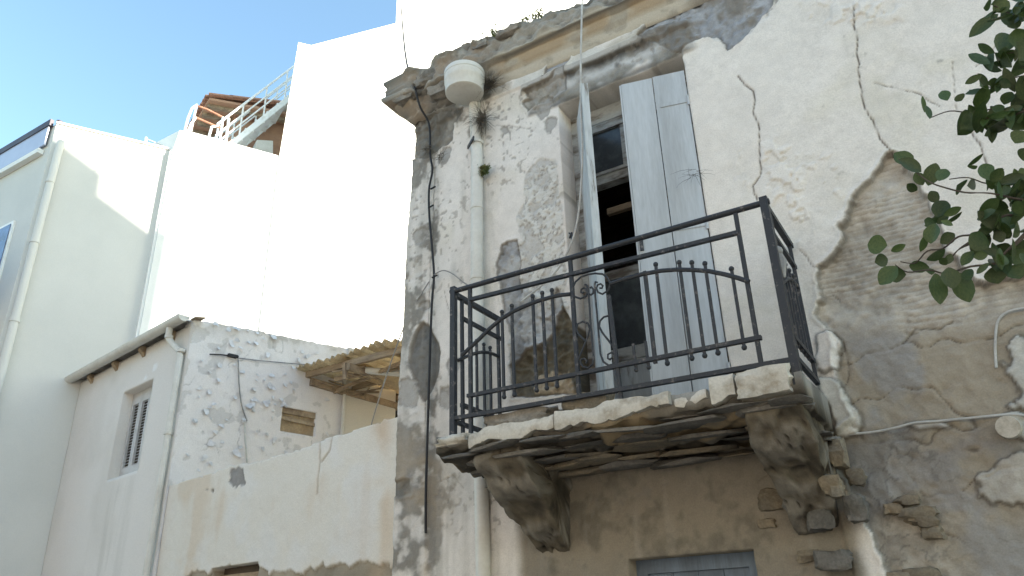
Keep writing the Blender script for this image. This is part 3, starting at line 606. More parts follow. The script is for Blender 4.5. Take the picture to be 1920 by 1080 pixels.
for i, (x,y,z,a_,b_,c_) in enumerate([(-.80,4.42,2.13,.08,.06,.06),(-.70,4.33,2.27,.06,.08,.06),(-.62,4.42,2.16,.06,.06,.07),(-.66,4.40,2.45,.05,.08,.08),(-.93,4.44,2.22,.05,.05,.06),(-.60,4.46,2.33,.05,.04,.05),(-.78,4.46,1.93,.09,.05,.05)]):
    b = MB(); b.boulder((x,y,z),(a_,b_,c_),320+i,amp=.4); b.build('stone', M['earth'] if i % 2 else M['stone'], bk1, True)
# stones showing in the wall under the balcony and in the lower right
rg = random.Random(21); k = 0
for (x0,x1,z0,z1,n,mt) in ((-.56,-.30,1.80,2.42,8,'earth'),(-1.15,-.62,1.75,2.3,6,'earth')):
    for i in range(n):
        b = MB(); w = rg.uniform(.05,.10); b.boulder((rg.uniform(x0,x1), FY+.030, rg.uniform(z0,z1)), (w, .035+rg.uniform(0,.018), w*rg.uniform(.4,.75)), 400+k, amp=.4); b.build('stone', M[mt], old, True); k += 1
# pipe stub stuck in the wall
b = MB(); q = [(0.135,2.475)]
b.tube([(q[0][0]+.01, 4.56, q[0][1]+.02),(q[0][0], 4.40, q[0][1]-.005),(q[0][0]-.003, 4.355, q[0][1]-.013)], [.058,.055,.052], 16); b.build('pipe_stub', M['plaster_piece'], old, True)

# ---- iron railing
RY = 3.86
RB, RT = 2.75, 3.745
ra = MB(); ra.bar((-2.765,RY,RB-.02), (-2.765,RY,3.775), .036, .036); rail = ra.build('railing', M['iron'], old)
def iron(name, f):
    b = MB(); f(b); return b.build(name, M['iron'], rail, True)
def sq(name, p, q, w, h=None): return iron(name, lambda b: b.bar(p, q, w, h or w))
sq('post', (-.688,RY,2.70), (-.688,RY,3.765), .042)
iron('top_rail', lambda b: b.tube([(-2.79,RY,RT),(-1.7,RY,RT-.004),(-.66,RY,RT-.010)], .0175, 10))
sq('second_rail', (-2.635,RY,3.65), (-.85,RY,3.60), .028, .022)
sq('lower_rail', (-2.655,RY,2.998), (-.825,RY,2.980), .028, .022)
sq('bottom_rail', (-2.76,RY,2.872), (-.71,RY,2.832), .03, .024)
for x, zt, zb in ((-2.635,RT,2.74),(-.850,RT-.01,2.80),(-1.885,RT,2.86)): sq('upright', (x,RY+.004,zb), (x,RY+.004,zt), .022)
sq('upright', (-1.628,RY+.004,2.74), (-1.650,RY+.004,3.43), .020); sq('upright', (-1.410,RY+.004,2.96), (-1.412,RY+.004,3.52), .020)
archL = [(-2.696,3.275),(-2.632,3.314),(-2.558,3.358),(-2.476,3.412),(-2.394,3.454),(-2.296,3.486),(-2.200,3.502),(-2.114,3.511),(-2.030,3.512),(-1.964,3.510),(-1.896,3.498)]
archR = [(-1.633,3.496),(-1.543,3.503),(-1.419,3.503),(-1.312,3.494),(-1.218,3.475),(-1.128,3.448),(-1.041,3.416),(-0.957,3.373),(-0.890,3.333),(-0.838,3.297)]
for ar in (archL, archR): iron('arch_bar', lambda b: b.tube([(x,RY-.004,z) for x, z in ar], .0135, 8))
def interp(ar, x): return float(np.interp(x, [p[0] for p in ar], [p[1] for p in ar]))
def baluster(x, ar, zt=None):
    zt = zt or interp(ar, x)
    def f(b):
        b.bar((x,RY,2.955), (x,RY,zt+.035), .0155, .0155); b.ball((x,RY,zt+.047), .0155, 8, 5); b.ball((x,RY,2.945), .0155, 8, 5)
    iron('baluster', f)
for px in [947,964,999,1017,1035]: pass
for (x, z) in [(-2.388,3.095),(-2.314,3.467),(-2.160,3.530),(-2.091,3.534),(-2.022,3.538)]: baluster(x, archL)
for (x, z) in [(-1.341,3.526),(-1.202,3.504),(-1.131,3.474),(-1.059,3.457),(-0.920,3.388)]: baluster(x, archR)
for (x, z) in [(-1.451,2.941),(-1.525,2.956)]:
    def f(b, x=x): b.bar((x,RY+.006,2.955), (x-.004,RY+.006,3.10), .014, .014); b.ball((x,RY+.004,2.945), .0135, 8, 5)
    iron('baluster', f)
for crv in ([(-1.875,3.542),(-1.858,3.572),(-1.817,3.595),(-1.769,3.598),(-1.722,3.592),(-1.676,3.575),(-1.649,3.549),(-1.634,3.512),(-1.633,3.490),(-1.649,3.461),(-1.687,3.446),(-1.715,3.466),(-1.723,3.493),(-1.713,3.513),(-1.693,3.515),(-1.680,3.499),(-1.688,3.484),(-1.701,3.490)],
            [(-1.891,3.503),(-1.869,3.476),(-1.831,3.454),(-1.796,3.459),(-1.782,3.481),(-1.787,3.504),(-1.807,3.517),(-1.823,3.511),(-1.826,3.495),(-1.813,3.485),(-1.805,3.492)],
            [(-1.789,3.502),(-1.778,3.474),(-1.762,3.461),(-1.746,3.468),(-1.743,3.490),(-1.754,3.510),(-1.765,3.506)],
            [(-1.796,3.538),(-1.785,3.529),(-1.776,3.503),(-1.776,3.452),(-1.778,3.288),(-1.777,3.167),(-1.776,3.072),(-1.785,3.031),(-1.814,3.014),(-1.846,3.028),(-1.862,3.055),(-1.855,3.075),(-1.832,3.074),(-1.820,3.058),(-1.827,3.045)],
            [(-1.714,3.529),(-1.726,3.538),(-1.733,3.517),(-1.734,3.442),(-1.732,3.310),(-1.732,3.165),(-1.731,3.082),(-1.717,3.031),(-1.685,3.003),(-1.650,3.006),(-1.634,3.031),(-1.640,3.059),(-1.662,3.076),(-1.685,3.069),(-1.688,3.046),(-1.674,3.036),(-1.663,3.045)],
            [(-1.820,3.181),(-1.860,3.230),(-1.875,3.266),(-1.862,3.298),(-1.827,3.305),(-1.795,3.286),(-1.786,3.249),(-1.804,3.201),(-1.842,3.134),(-1.879,3.070)],
            [(-1.658,3.302),(-1.691,3.301),(-1.717,3.282),(-1.725,3.250),(-1.708,3.207),(-1.672,3.148),(-1.642,3.098)]):
    iron('scroll', lambda b: b.tube([(x,RY,z) for x, z in crv], .0065, 6))
# returns to the wall
for X_, ztop, sgn in ((-2.772, RT-.012, 1), (-.69, RT-.02, -1)):
    sq('side_top_rail', (X_,RY+.02,ztop), (X_,4.46,ztop), .032)
    sq('side_rail', (X_,RY+.10,ztop-.145), (X_,4.46,ztop-.145), .024)
    sq('side_rail', (X_,RY+.10,2.985), (X_,4.44,2.985), .026)
    sq('side_rail', (X_,RY+.02,2.86), (X_,4.44,2.86), .026)
    iron('side_arch', lambda b: b.tube([(X_,RY+.06+.50*t, ztop-.46+.17*math.sin(math.pi*min(1,t*1.1)*.5)) for t in np.linspace(0,1,8)], .012, 8))
    sq('side_upright', (X_,RY+.115,2.74), (X_,RY+.105,ztop), .020); sq('side_upright', (X_,4.42,2.84), (X_,4.42,ztop), .020)
    for yy in (4.06,4.14,4.23,4.31):
        def f(b, yy=yy): b.bar((X_,yy,2.955), (X_,yy,ztop-.27), .015, .015); b.ball((X_,yy,ztop-.255), .0145, 8, 5)
        iron('side_baluster', f)
b = MB(); b.ball((-.69,3.975,ztop-.24), .032, 10, 6); b.tube([(-.69,3.975,ztop-.24),(-.685,3.985,ztop-.30),(-.69,3.98,ztop-.40)], [.02,.035,.018], 8); b.build('cloth_wrap', M['grey_cable'], rail, True)

# ---- loose rubble on the balcony
def loose(name, c, h, seed, mt, label, ax=None, n=26):
    b = MB(); b.boulder(c, h, seed, ax, 7, .22, 2.2, .3); o = b.build(name, M[mt], None, True); return tag(o, label, 'rubble')
loose('concrete_chunk', (-2.33,3.96,2.805), (.27,.10,.055), 501, 'rubble', 'long flat grey concrete chunk lying on the balcony floor')
loose('broken_stone', (-1.87,3.98,2.825), (.15,.10,.070), 502, 'earth', 'brown broken stone on the balcony floor between the two leaves')
loose('plaster_heap', (-.98,4.02,2.80), (.15,.14,.050), 503, 'rubble', 'grey heap of fallen plaster at the balcony end by the corner post')
# ================================================================== LOW HOUSE
PA = (-7.347, 5.136)
def frame(org, ang):
    d = Vector((math.cos(R(ang)), math.sin(R(ang)), 0)); o = Vector((d.y, -d.x, 0)); O = Vector((org[0], org[1], 0))
    return lambda s, z, out=0: O + d*s + o*out + Vector((0,0,z))
fA = frame(PA, 350); fB = frame(PA, 76); fG = frame((-10.366, 5.668), 64)
lowh = thing('low_house', fA(-1.5,0,-1.5), 'low white house with peeling side wall, gutter and louvred window', 'house')
WA0, WA1, WZ0, WZ1 = -1.56, -.79, 3.46, 4.53
us = ins(np.arange(-3.06, .005, .03), WA0, WA1, 0.0); vs = ins(np.concatenate([np.arange(0,3,.1), np.arange(3,5.04,.03)]), WZ0, WZ1)
U, V = np.meshgrid(us, vs, indexing='ij'); n1 = fbm(U*1.3,V*1.3,oc=4,seed=101); n2 = fbm(U*7,V*7,oc=3,seed=102)
C = np.ones(U.shape+(3,))*np.array((.68,.65,.61)); C = mixc(C,(.60,.57,.525),sst(-.1,.7,n1)*.6); C = mixc(C,(.45,.42,.36),sst(4.75,5.0,V+n1*.1)*.35); C = mixc(C,(.46,.44,.40),sst(3.5,3.3,V)*np.exp(-((U+1.2)/.45)**2)*sst(-.2,.6,fbm(U*8,V,oc=3,seed=103))*.4)
m = np.exp(-(((U+.80)/.07)**2+((V-4.68)/.05)**2))+np.exp(-(((U+1.02)/.04)**2+((V-4.60)/.03)**2)); C = mixc(C,(.76,.76,.75),sst(.35,.5,m))
H = n1*.006+n2*.001
cu = (U[:-1,:-1]+U[1:,1:])/2; cv_ = (V[:-1,:-1]+V[1:,1:])/2
hf_wall('street_wall', PA, 350, U, V, H, C, ~((cu>WA0)&(cu<WA1)&(cv_>WZ0)&(cv_<WZ1)), .16, M['plaster'], lowh)
# peeling side wall
VW = (1.22, 1.69, 3.95, 4.25)
us = ins(np.arange(0, 3.9, .0125), VW[0], VW[1]); vs = ins(np.concatenate([np.arange(0,2.9,.1), np.arange(2.9,5.35,.0125)]), VW[2], VW[3])
U, V = np.meshgrid(us, vs, indexing='ij'); n1 = fbm(U*1.3,V*1.3,oc=4,seed=111); n2 = fbm(U*6,V*6,oc=4,seed=112); n3 = fbm(U*20,V*20,oc=3,seed=113); n4 = fbm(U*2.6,V*2.6,oc=4,seed=114)
C = np.ones(U.shape+(3,))*np.array((.69,.66,.64)); C = mixc(C,(.61,.585,.575),sst(-.2,.6,n1)*.6)
H = n1*.008+n2*.004+n3*.0015
topz = 5.07+.055*U+.010*fbm(U*6,U*0,oc=3,seed=115)
cr = np.abs(fbm(U*3.1,V*2.4,oc=4,seed=116)); pe = sst(.05,.0,cr)*sst(-.05,.35,n4)*sst(2.2,1.9,U)
H -= pe*.006; C = mixc(C,(.33,.32,.315),pe*.65)
ch = sst(.52,.60,n2+n4*.3)*sst(2.2,1.9,U); H -= ch*.004; C = mixc(C,(.47,.455,.44),ch*.6)
C = mixc(C,(.45,.40,.33),sst(.22,.02,topz-V)*sst(-.2,.5,n2)*.5)
cream = sst(2.06,2.08,U); C = mixc(C,(.56,.52,.45),cream*.9); H += cream*.03
C = mixc(C,(.04,.035,.03),sst(2.86,2.88,U)); H -= sst(2.86,2.88,U)*.12  # dark opening: its unlit depth painted near-black on the wall
C = mixc(C,(.60,.60,.60),sst(.02,.0,np.abs(V-3.93-.05*U)-.0)*0)
cu = (U[:-1,:-1]+U[1:,1:])/2; cv_ = (V[:-1,:-1]+V[1:,1:])/2
swall = hf_wall('side_wall', PA, 76, U, V, H, C, (cv_ < (5.07+.055*cu+.010*np.interp(cu[:,0],us,fbm(us*6,us*0,oc=3,seed=115))[:,None])) & ~((cu>VW[0])&(cu<VW[1])&(cv_>VW[2])&(cv_<VW[3])), .2, M['plaster'], lowh)
rg = random.Random(31)
flk = [(0.243,5.088),(0.408,5.059),(0.517,4.944),(0.346,4.797),(0.585,4.866),(0.693,4.963),(0.279,4.497),(0.209,4.294),(0.401,4.422),(0.311,4.270),(0.644,4.586),(0.835,4.580),(0.823,4.278),(0.773,4.201),(0.304,4.084),(0.353,3.963),(0.615,4.261),(1.014,4.618),(1.053,4.484),(0.961,4.536),(1.223,4.661),(1.176,4.748),(0.961,4.870),(1.013,4.290),(1.080,4.349),(1.192,4.346),(1.295,4.580),(1.342,4.493),(1.396,4.882),(1.437,5.004),(1.521,4.973),(0.369,3.690),(0.430,3.481),(0.926,3.902),(1.070,3.891),(1.170,3.861),(1.017,3.729),(0.193,4.182),(0.729,3.993),(0.527,3.981),(1.102,4.260),(0.844,4.396),(0.838,4.246),(0.187,3.925),(0.435,3.837),(0.475,5.088),(0.533,5.092),(0.665,5.094),(0.984,5.120),(0.787,5.095),(0.813,4.264),(1.018,4.465),(0.991,4.274),(1.086,4.188),(0.862,4.149),(0.352,4.125),(0.297,4.050)]
flk = flk+[(rg.uniform(.12,1.95), rg.uniform(3.35,5.05)) for _ in range(34)]
for (s, z) in flk:
    L = rg.uniform(.03,.085)*(1 if rg.random() < .8 else 1.5); w = L*rg.uniform(.35,.9); a = rg.uniform(-1.2,1.2); cu_ = rg.uniform(.02,.055); b = MB(); P_ = [(-w/2,0,0),(w/2,rg.uniform(-.01,.01),0)]
    P_ += [(w*rg.uniform(.35,.7),-L*rg.uniform(.35,.6),.35),(w*rg.uniform(-.1,.35),-L*rg.uniform(.75,1),1),(-w*rg.uniform(.1,.5),-L*rg.uniform(.5,.9),.7),(-w*rg.uniform(.45,.75),-L*rg.uniform(.2,.45),.25)]
    V_ = [fB(s+x*math.cos(a)-y*math.sin(a), z+x*math.sin(a)+y*math.cos(a), .006+cu_*t) for x, y, t in P_]
    b.add(V_, [(0,1,2),(0,2,5),(5,2,4),(4,2,3)]); b.build('paint_flake', M['flake'], swall, False, False)
b = MB(); b.prism([fB(VW[0],VW[2],-.05),fB(VW[1],VW[2],-.05),fB(VW[1],VW[3],-.05),fB(VW[0],VW[3],-.05)], fB(0,0,-.01)-fB(0,0,0)); vw = b.build('side_window', M['sheet'], lowh)  # tan sheet material puts the pane's reflections into its colour
b = MB(); b.prism([fB(VW[0],4.10,-.045),fB(VW[1],4.08,-.045),fB(VW[1],4.12,-.045),fB(VW[0],4.14,-.045)], fB(0,0,.02)-fB(0,0,0)); b.build('glazing_bar', M['beam'], vw)
b = MB(); b.prism([fB(VW[0],4.18,-.045),fB(VW[1],4.18,-.045),fB(VW[1],4.25,-.045),fB(VW[0],4.25,-.045)], fB(0,0,.02)-fB(0,0,0)); b.build('blind', M['beam'], vw)
b = MB(); b.tube([fB(2.05,z,.03) for z in (4.75,4.2,3.4)], .022, 8); b.build('drain_pipe', M['pvc'], lowh, True)
# window with louvred shutter
b = MB()
for (s0,s1,z0,z1) in ((WA0+.001,WA0+.02,WZ0,WZ1-.001),(WA1-.02,WA1-.001,WZ0,WZ1-.001),(WA0+.02,WA1-.02,WZ1-.06,WZ1-.001),(WA0+.02,WA1-.02,WZ0+.001,WZ0+.05)):
    b.prism([fA(s0,z0,-.12),fA(s1,z0,-.12),fA(s1,z1,-.12),fA(s0,z1,-.12)], fA(0,0,-.05)-fA(0,0,0))
win = b.build('window', M['window_shutter'], lowh)
pw = (WA1-WA0-.04)/3
for k in range(3):
    s0 = WA0+.02+k*pw; b = MB()
    for (a0,a1,z0,z1) in ((s0+.002,s0+.045,WZ0+.05,WZ1-.06),(s0+pw-.045,s0+pw-.002,WZ0+.05,WZ1-.06),(s0+.045,s0+pw-.045,WZ0+.05,WZ0+.14),(s0+.045,s0+pw-.045,WZ1-.15,WZ1-.06)):
        b.prism([fA(a0,z0,-.115),fA(a1,z0,-.115),fA(a1,z1,-.115),fA(a0,z1,-.115)], fA(0,0,-.03)-fA(0,0,0))
    b.build('shutter_panel', M['window_shutter'], win)
    b = MB(); z = WZ0+.15
    while z < WZ1-.16:
        b.prism([fA(s0+.045,z,-.128),fA(s0+pw-.045,z,-.128),fA(s0+pw-.045,z+.010,-.148),fA(s0+.045,z+.010,-.148)], (0,0,.007)); z += .036
    tag(b.build('louvre_slats', M['window_shutter'], win), kind='stuff')
b = MB(); b.prism([fA(WA0+.02,WZ0,-.159),fA(WA1-.02,WZ0,-.159),fA(WA1-.02,WZ1,-.159),fA(WA0+.02,WZ1,-.159)], fA(0,0,-.02)-fA(0,0,0)); b.build('backing', M['dark_wood'], win)
# body behind, roof, eaves
b = MB(); b.prism([fA(-3.04,.0,-.17),fA(-.10,.0,-.17),fA(-.10,.0,-.17)+(fB(3.8,0)-fB(0,0)),fA(-3.04,.0,-.17)+(fB(3.8,0)-fB(0,0))], (0,0,4.98)); b.build('body', M['house_wall'], lowh)
V_ = []; F_ = []; n = 150; m = 2
for i in range(n+1):
    s = -3.10+3.06*i/n
    for t in (0, 3.8):
        p = fA(s, 5.055+.018*math.cos(2*math.pi*s/.076)+t*.02, .10) + (fB(t,0)-fB(0,0)); V_.append(p)
b = MB(); b.add(V_, [(2*i,2*i+2,2*i+3,2*i+1) for i in range(n)]); b.build('roof', M['roofing'], lowh, True, False)
V_ = []; F_ = []; st = [(-3.20,0),(.06,0)]; ar = [math.pi+math.pi*k/12 for k in range(13)]
for s, _ in st:
    for rr in (.070,.062):
        for a in ar: V_.append(fA(s, 5.055+rr*math.sin(a), .135+rr*math.cos(a)))
k = 13
for i in range(12):
    F_ += [(i,i+1,2*k+i+1,2*k+i),(k+i,3*k+i,3*k+i+1,k+i+1)]
    F_ += [(i,k+i,k+i+1,i+1),(2*k+i,2*k+i+1,3*k+i+1,3*k+i)]
F_ += [(0,2*k,3*k,k),(12,k+12,3*k+12,2*k+12)]
gut = MB(); gut.add(V_, F_); go = gut.build('gutter', M['pvc'], lowh, True)
for s in (-3.19, .055):
    b = MB(); b.add([fA(s,5.055+.066*math.sin(a),.135+.066*math.cos(a)) for a in ar], [tuple(range(13))]); b.build('gutter_end', M['pvc'], go, False, False)
for s in (-2.7,-1.95,-1.2,-.45):
    b = MB(); b.prism([fA(s,4.90,0.001),fA(s,5.02,0.001),fA(s,5.02,.07),fA(s,4.98,.07)], fA(.07,0)-fA(0,0)); b.build('rafter_end', M['beam'], lowh)
b = MB(); b.prism([fA(-.02,5.045,.02),fA(.09,5.045,.02),fA(.09,5.07,-.1),fA(-.02,5.07,-.1)], (0,0,.018)); b.build('verge_board', M['beam'], lowh)
b = MB(); b.tube([fA(-.26,4.99,.135),fA(-.26,4.90,.135),fA(-.26,4.86,.125),fA(-.20,4.78,.09),fA(-.10,4.68,.055),fA(-.065,4.62,.05),fA(-.065,3.0,.05),fA(-.065,.05,.05)], .036, 10); dpl = b.build('downpipe', M['pvc'], lowh, True)
for z in (4.86,4.66,3.72):
    b = MB(); q = fA(-.26,z,.128) if z > 4.8 else fA(-.065,z,.05); b.lathe(q, [(.04,0),(.046,.003),(.046,.035),(.04,.038)], 12); b.build('pipe_collar', M['pvc'], dpl, True)

# ================================================================== BOUNDARY WALL
L0 = 3.69
us = np.arange(.02, L0, .0125); vs = ins(np.concatenate([np.arange(0,1.9,.1), np.arange(1.9,3.24,.0125)]), 2.28)
U, V = np.meshgrid(us, vs, indexing='ij'); n1 = fbm(U*1.3,V*1.3,oc=4,seed=121); n2 = fbm(U*6,V*6,oc=4,seed=122); n3 = fbm(U*20,V*20,oc=3,seed=123); n4 = fbm(U*2.2,V*2.2,oc=4,seed=124); ns = fbm(U*7,V*.8,oc=3,seed=125)
C = np.ones(U.shape+(3,))*np.array((.66,.625,.56)); C = mixc(C,(.58,.47,.35),sst(-.1,.6,n1+ns*.4)*.55); C = mixc(C,(.66,.65,.63),sst(.1,.6,-n4)*.5)
H = n1*.010+n2*.003+n3*.001
def top_l(u): return 3.175 + .022*fbm(u*2.5,u*0+2,oc=3,seed=126)+.012*fbm(u*14,u*0,oc=3,seed=127)
def lp(poly, dep, col, jk=.8):
    global H, C
    s = sdf(poly,U,V)+(n2*.03+n3*.012)*jk; mm = sst(-.01,.01,s); H = H-mm*dep+mm*n2*.008; C = C*(1-mm[...,None])+(np.ones_like(C)*np.array(col)*(1+.3*n2[...,None]))*mm[...,None]
lp([(1.227,3.159),(1.439,3.136),(1.497,2.995),(1.343,2.983),(1.204,3.052)], .012, (.24,.23,.22), 1.6)
lp([(0.815,3.026),(0.988,3.018),(0.962,2.966)], .01, (.25,.23,.2), 1.2)
lp([(0.619,2.271),(1.870,2.238),(2.212,2.117),(2.787,2.184),(3.439,2.133),(3.706,2.098),(3.729,1.626),(0.643,1.693)], .02, (.30,.26,.20), 1.6)
C = mixc(C,(.50,.35,.22),np.exp(-((U-3.45)/.12)**2)*sst(-.3,.6,n4)*.6)
for cpl in ([(2.627,3.350),(2.653,3.028),(2.659,2.743)], [(2.809,3.201),(2.787,3.072),(2.686,3.000)]):
    d = ldist(cpl,U+n3*.004,V); g = np.exp(-(d/.008)**2); H -= g*.02; C = mixc(C,(.25,.2,.15),g*.7)
cu = (U[:-1,:-1]+U[1:,1:])/2; cv_ = (V[:-1,:-1]+V[1:,1:])/2
tl = top_l(cu[:,0])[:,None]
OPN = [(1.102,2.306),(1.868,2.247)]
ow0, ow1 = OPN[0][0], OPN[1][0]
bw = thing('boundary_wall', fA(1.8,0,-.14), 'rough stained whitewashed yard wall joining the two old houses', 'wall')
hf_wall('wall_face', PA, 350, U, V, H-.012, C, (cv_ < tl) & ~((cu>ow0)&(cu<ow1)&(cv_<2.28)&(cv_>1.2)), .28, M['plaster'], bw)
b = MB(); b.prism([fA(ow0-.02,1.2,-.14),fA(ow1+.02,1.2,-.14),fA(ow1+.02,2.30,-.14),fA(ow0-.02,2.30,-.14)], fA(0,0,-.03)-fA(0,0,0)); b.build('hatch', M['dark_wood'], bw)
for i in range(3):
    b = MB(); z = 2.16-.2*i; b.prism([fA(ow0+.01,z,-.10),fA(ow1-.01,z-.01,-.10),fA(ow1-.01,z+.05,-.10),fA(ow0+.01,z+.06,-.10)], fA(0,0,-.03)-fA(0,0,0)); b.build('board', M['beam'], bw)

# ================================================================== LEAN-TO SHELTER
ln = thing('lean_to_shelter', (-5.4, 7.4, 0), 'ramshackle lean-to of yellowed corrugated sheets on rough timber beams', 'shelter')
rg = random.Random(41)
x = -7.02; k = 0
while x < -3.85:
    w = .72
    V_ = []; n = 60; tl_ = rg.uniform(-.04,.05); y0 = 6.48+rg.uniform(-.10,.12); y1 = 9.3+rg.uniform(-.2,.2); dz = .022*(k % 2)
    rows = 7
    for j in range(rows):
        t = j/(rows-1); yy = y0+(y1-y0)*t
        for i in range(n+1):
            xx = x+w*i/n; zz = 4.775+dz+.05*math.sin(2.3*k)*t*(xx-x)/w+.026*math.cos(2*math.pi*xx/.105)+tl_*(xx-x)/w-.02*t+.012*math.sin(3*xx+4*t)
            V_.append((xx, yy+(.02*math.sin(xx*23) if j == 0 else 0), zz))
    F_ = [(j*(n+1)+i,j*(n+1)+i+1,(j+1)*(n+1)+i+1,(j+1)*(n+1)+i) for j in range(rows-1) for i in range(n)]
    b = MB(); b.add(V_, F_); so_ = b.build('roof_sheet', M['sheet'], ln, True, False)
    md = so_.modifiers.new('thick', 'SOLIDIFY'); md.thickness = .005
    x += w-.09; k += 1
for (p, q, w, h) in [((-6.98,6.60,4.705),(-3.8,6.60,4.725),.05,.075),((-6.9,7.25,4.67),(-3.8,7.30,4.70),.05,.07),((-6.8,7.95,4.65),(-3.8,8.0,4.68),.05,.07),((-6.2,6.5,4.63),(-5.9,8.3,4.58),.06,.08),((-5.1,6.45,4.64),(-4.9,8.3,4.60),.06,.08),((-6.95,6.64,4.62),(-6.55,8.3,4.52),.07,.09),((-6.6,6.7,4.60),(-4.2,7.3,4.72),.035,.05),((-6.9,7.0,4.56),(-5.2,6.7,4.66),.03,.04),((-6.3,6.55,4.70),(-6.28,6.56,4.50),.05,.05),((-5.7,6.9,4.68),(-4.4,8.1,4.45),.04,.05)]:
    b = MB(); b.bar(p, q, w, h); b.build('beam', M['beam'], ln)
for i in range(16):
    x_ = rg.uniform(-6.9,-4.2); y_ = rg.uniform(6.5,7.6); a = rg.uniform(0,6.28); l = rg.uniform(.15,.5); b = MB(); b.bar((x_,y_,4.60+rg.uniform(-.05,.06)), (x_+l*math.cos(a),y_+l*math.sin(a),4.60+rg.uniform(-.12,.12)), rg.uniform(.015,.04), rg.uniform(.01,.025)); b.build('splintered_batten', M['beam'], ln)
for (x, y) in ((-4.0,6.62),(-4.0,8.1)):
    b = MB(); b.bar((x,y,0),(x,y,4.66),.09,.09); b.build('post', M['beam'], ln)
b = MB(); b.tube([(-6.15,6.75,4.64),(-5.5,7.3,4.58),(-4.6,7.9,4.50)], .045, 10); b.build('pipe', M['pvc'], ln, True)
# sagging reed mat tied under the sheets
V_ = []; nn = 22
for j in range(10):
    for i in range(nn+1):
        t = i/nn; xx = -6.42+.62*t; yy = 6.80+.9*j/9; V_.append((xx, yy, 4.655-.10*math.sin(math.pi*t)*(.6+.4*math.sin(math.pi*j/9))+.008*math.sin(i*2.9)+.006*math.sin(j*5+i)))
b = MB(); b.add(V_, [(j*(nn+1)+i,j*(nn+1)+i+1,(j+1)*(nn+1)+i+1,(j+1)*(nn+1)+i) for j in range(9) for i in range(nn)]); b.build('reed_mat', M['beam'] if False else M['sheet'], ln, True, False)

# ================================================================== FAR WHITE BUILDINGS
apt = thing('apartment_building', fG(0,0,-3), 'pale rendered apartment block with corner drainpipe and glass roof balustrade', 'building')
b = MB(); b.prism([fG(-1.05,0),fG(.70,0),fG(.70,9.05),fG(-1.05,8.97)], (-7,0,0)); b.build('wall', M['white_wall_cool'], apt)
q = fG(-1.05,0); cX, cY = q.x, q.y
b = MB(); b.prism([fG(-1.06,8.975,.02),fG(.70,9.052,.02),fG(.70,9.052,-.18),fG(-1.06,8.975,-.18)], (0,0,.035)); b.build('coping', M['white_wall'], apt)
b = MB(); b.tube([fG(-.93,8.62,-.02),fG(-.93,8.62,.07),fG(-.935,8.50,.085),fG(-.94,6.5,.085),fG(-.94,.1,.085)], .055, 12); dd_ = b.build('drainpipe', M['white_wall_cool'], apt, True)
for z in (7.9,6.9,5.7):
    b = MB(); b.lathe(fG(-.94,z,.085), [(.056,0),(.064,.004),(.064,.05),(.056,.054)], 14); b.build('pipe_collar', M['white_wall_cool'], dd_, True)
b = MB(); b.box((cX-6.8,cY-.07,8.94), (cX-.06,cY-.015,9.05)); b.build('balustrade_coping', M['dark_metal'], apt)
for i in range(4):
    b = MB(); b.box((cX-.10-1.6*(i+1)+.02,cY-.055,8.60), (cX-.10-1.6*i,cY-.03,8.939)); b.build('balustrade_panel', M['lilac_glass'], apt)
b = MB(); b.box((cX-6.9,cY-.09,8.47), (cX-.16,cY-.004,8.55)); b.build('roof_slab_edge', M['white_wall'], apt)
for (x0, x1, z0, z1) in ((-1.30,-.45,6.05,7.42),(-2.9,-2.0,6.05,7.42)):
    b = MB(); b.box((cX+x0,cY-.03,z0), (cX+x1,cY+.01,z1)); w_ = b.build('window', M['white_metal'], apt)
    for i in range(2):
        h = (x1-x0-.12)/2; b = MB(); b.box((cX+x0+.05+i*(h+.02),cY-.042,z0+.05), (cX+x0+.05+i*(h+.02)+h,cY-.031,z1-.05)); b.build('pane', M['window_glass'], w_)
b = MB(); b.box((cX-4,cY-.75,5.85), (cX-.25,cY-.005,6.0)); bal = b.build('balcony', M['white_wall'], apt)
b = MB(); b.box((cX-4,cY-.75,6.80), (cX-.25,cY-.70,6.86)); b.build('handrail', M['dark_metal'], bal)
b = MB(); b.box((cX-3.98,cY-.735,6.05), (cX-.27,cY-.715,6.70)); b.build('parapet_panel', M['lilac_glass'], bal)
b = MB(); b.tube([fG(-1.02,8.99,-.08),fG(-1.02,9.03,-.08)], .02, 8); b.lathe(fG(-1.02,9.03,-.08), [(.03,0),(.05,.01),(.05,.045),(.02,.06)], 12); tag(b.build('roof_lamp', M['dark_metal']), 'small black lamp on the apartment block roof corner', 'lamp')

tow = thing('white_building', fG(4,0,-3), 'tall plain white rendered building with stepped roof terrace behind the low house', 'building')
tpts = [(0.485,8.996),(0.573,9.173),(0.647,9.412),(0.853,9.444),(2.249,9.458)]
b = MB(); b.prism([fG(.60,0,.10)]+[fG(2.42,0,.10)]+[fG(2.42,9.47,.10)]+[fG(s,z,.10) for s, z in reversed([(.60,9.00)]+[(max(s,.62),z) for s, z in tpts[2:4]])], (-6,0,0)); b.build('terrace_wall', M['white_wall'], tow)
tw = [(2.252,9.436),(2.360,12.068),(2.650,12.108),(4.366,13.492)]
b = MB(); b.prism([fG(2.285,0,.12),fG(14,0,.12),fG(14,17.5,.12),fG(tw[3][0]+.01,17.5,.12),fG(tw[3][0],tw[3][1],.12),fG(tw[2][0],tw[2][1],.12),fG(2.40,tw[1][1],.12),fG(2.285,9.4,.12)], (-2.6,4.6,0)); b.build('tower_wall', M['white_wall'], tow)
# shallow joint strip on the wall
b = MB(); b.prism([fG(.56,8.98,.01),fG(.63,9.03,.01),fG(.63,4.9,.01),fG(.56,4.9,.01)], fG(0,0,.07)-fG(0,0,0)); b.build('joint_strip', M['white_wall'], tow)
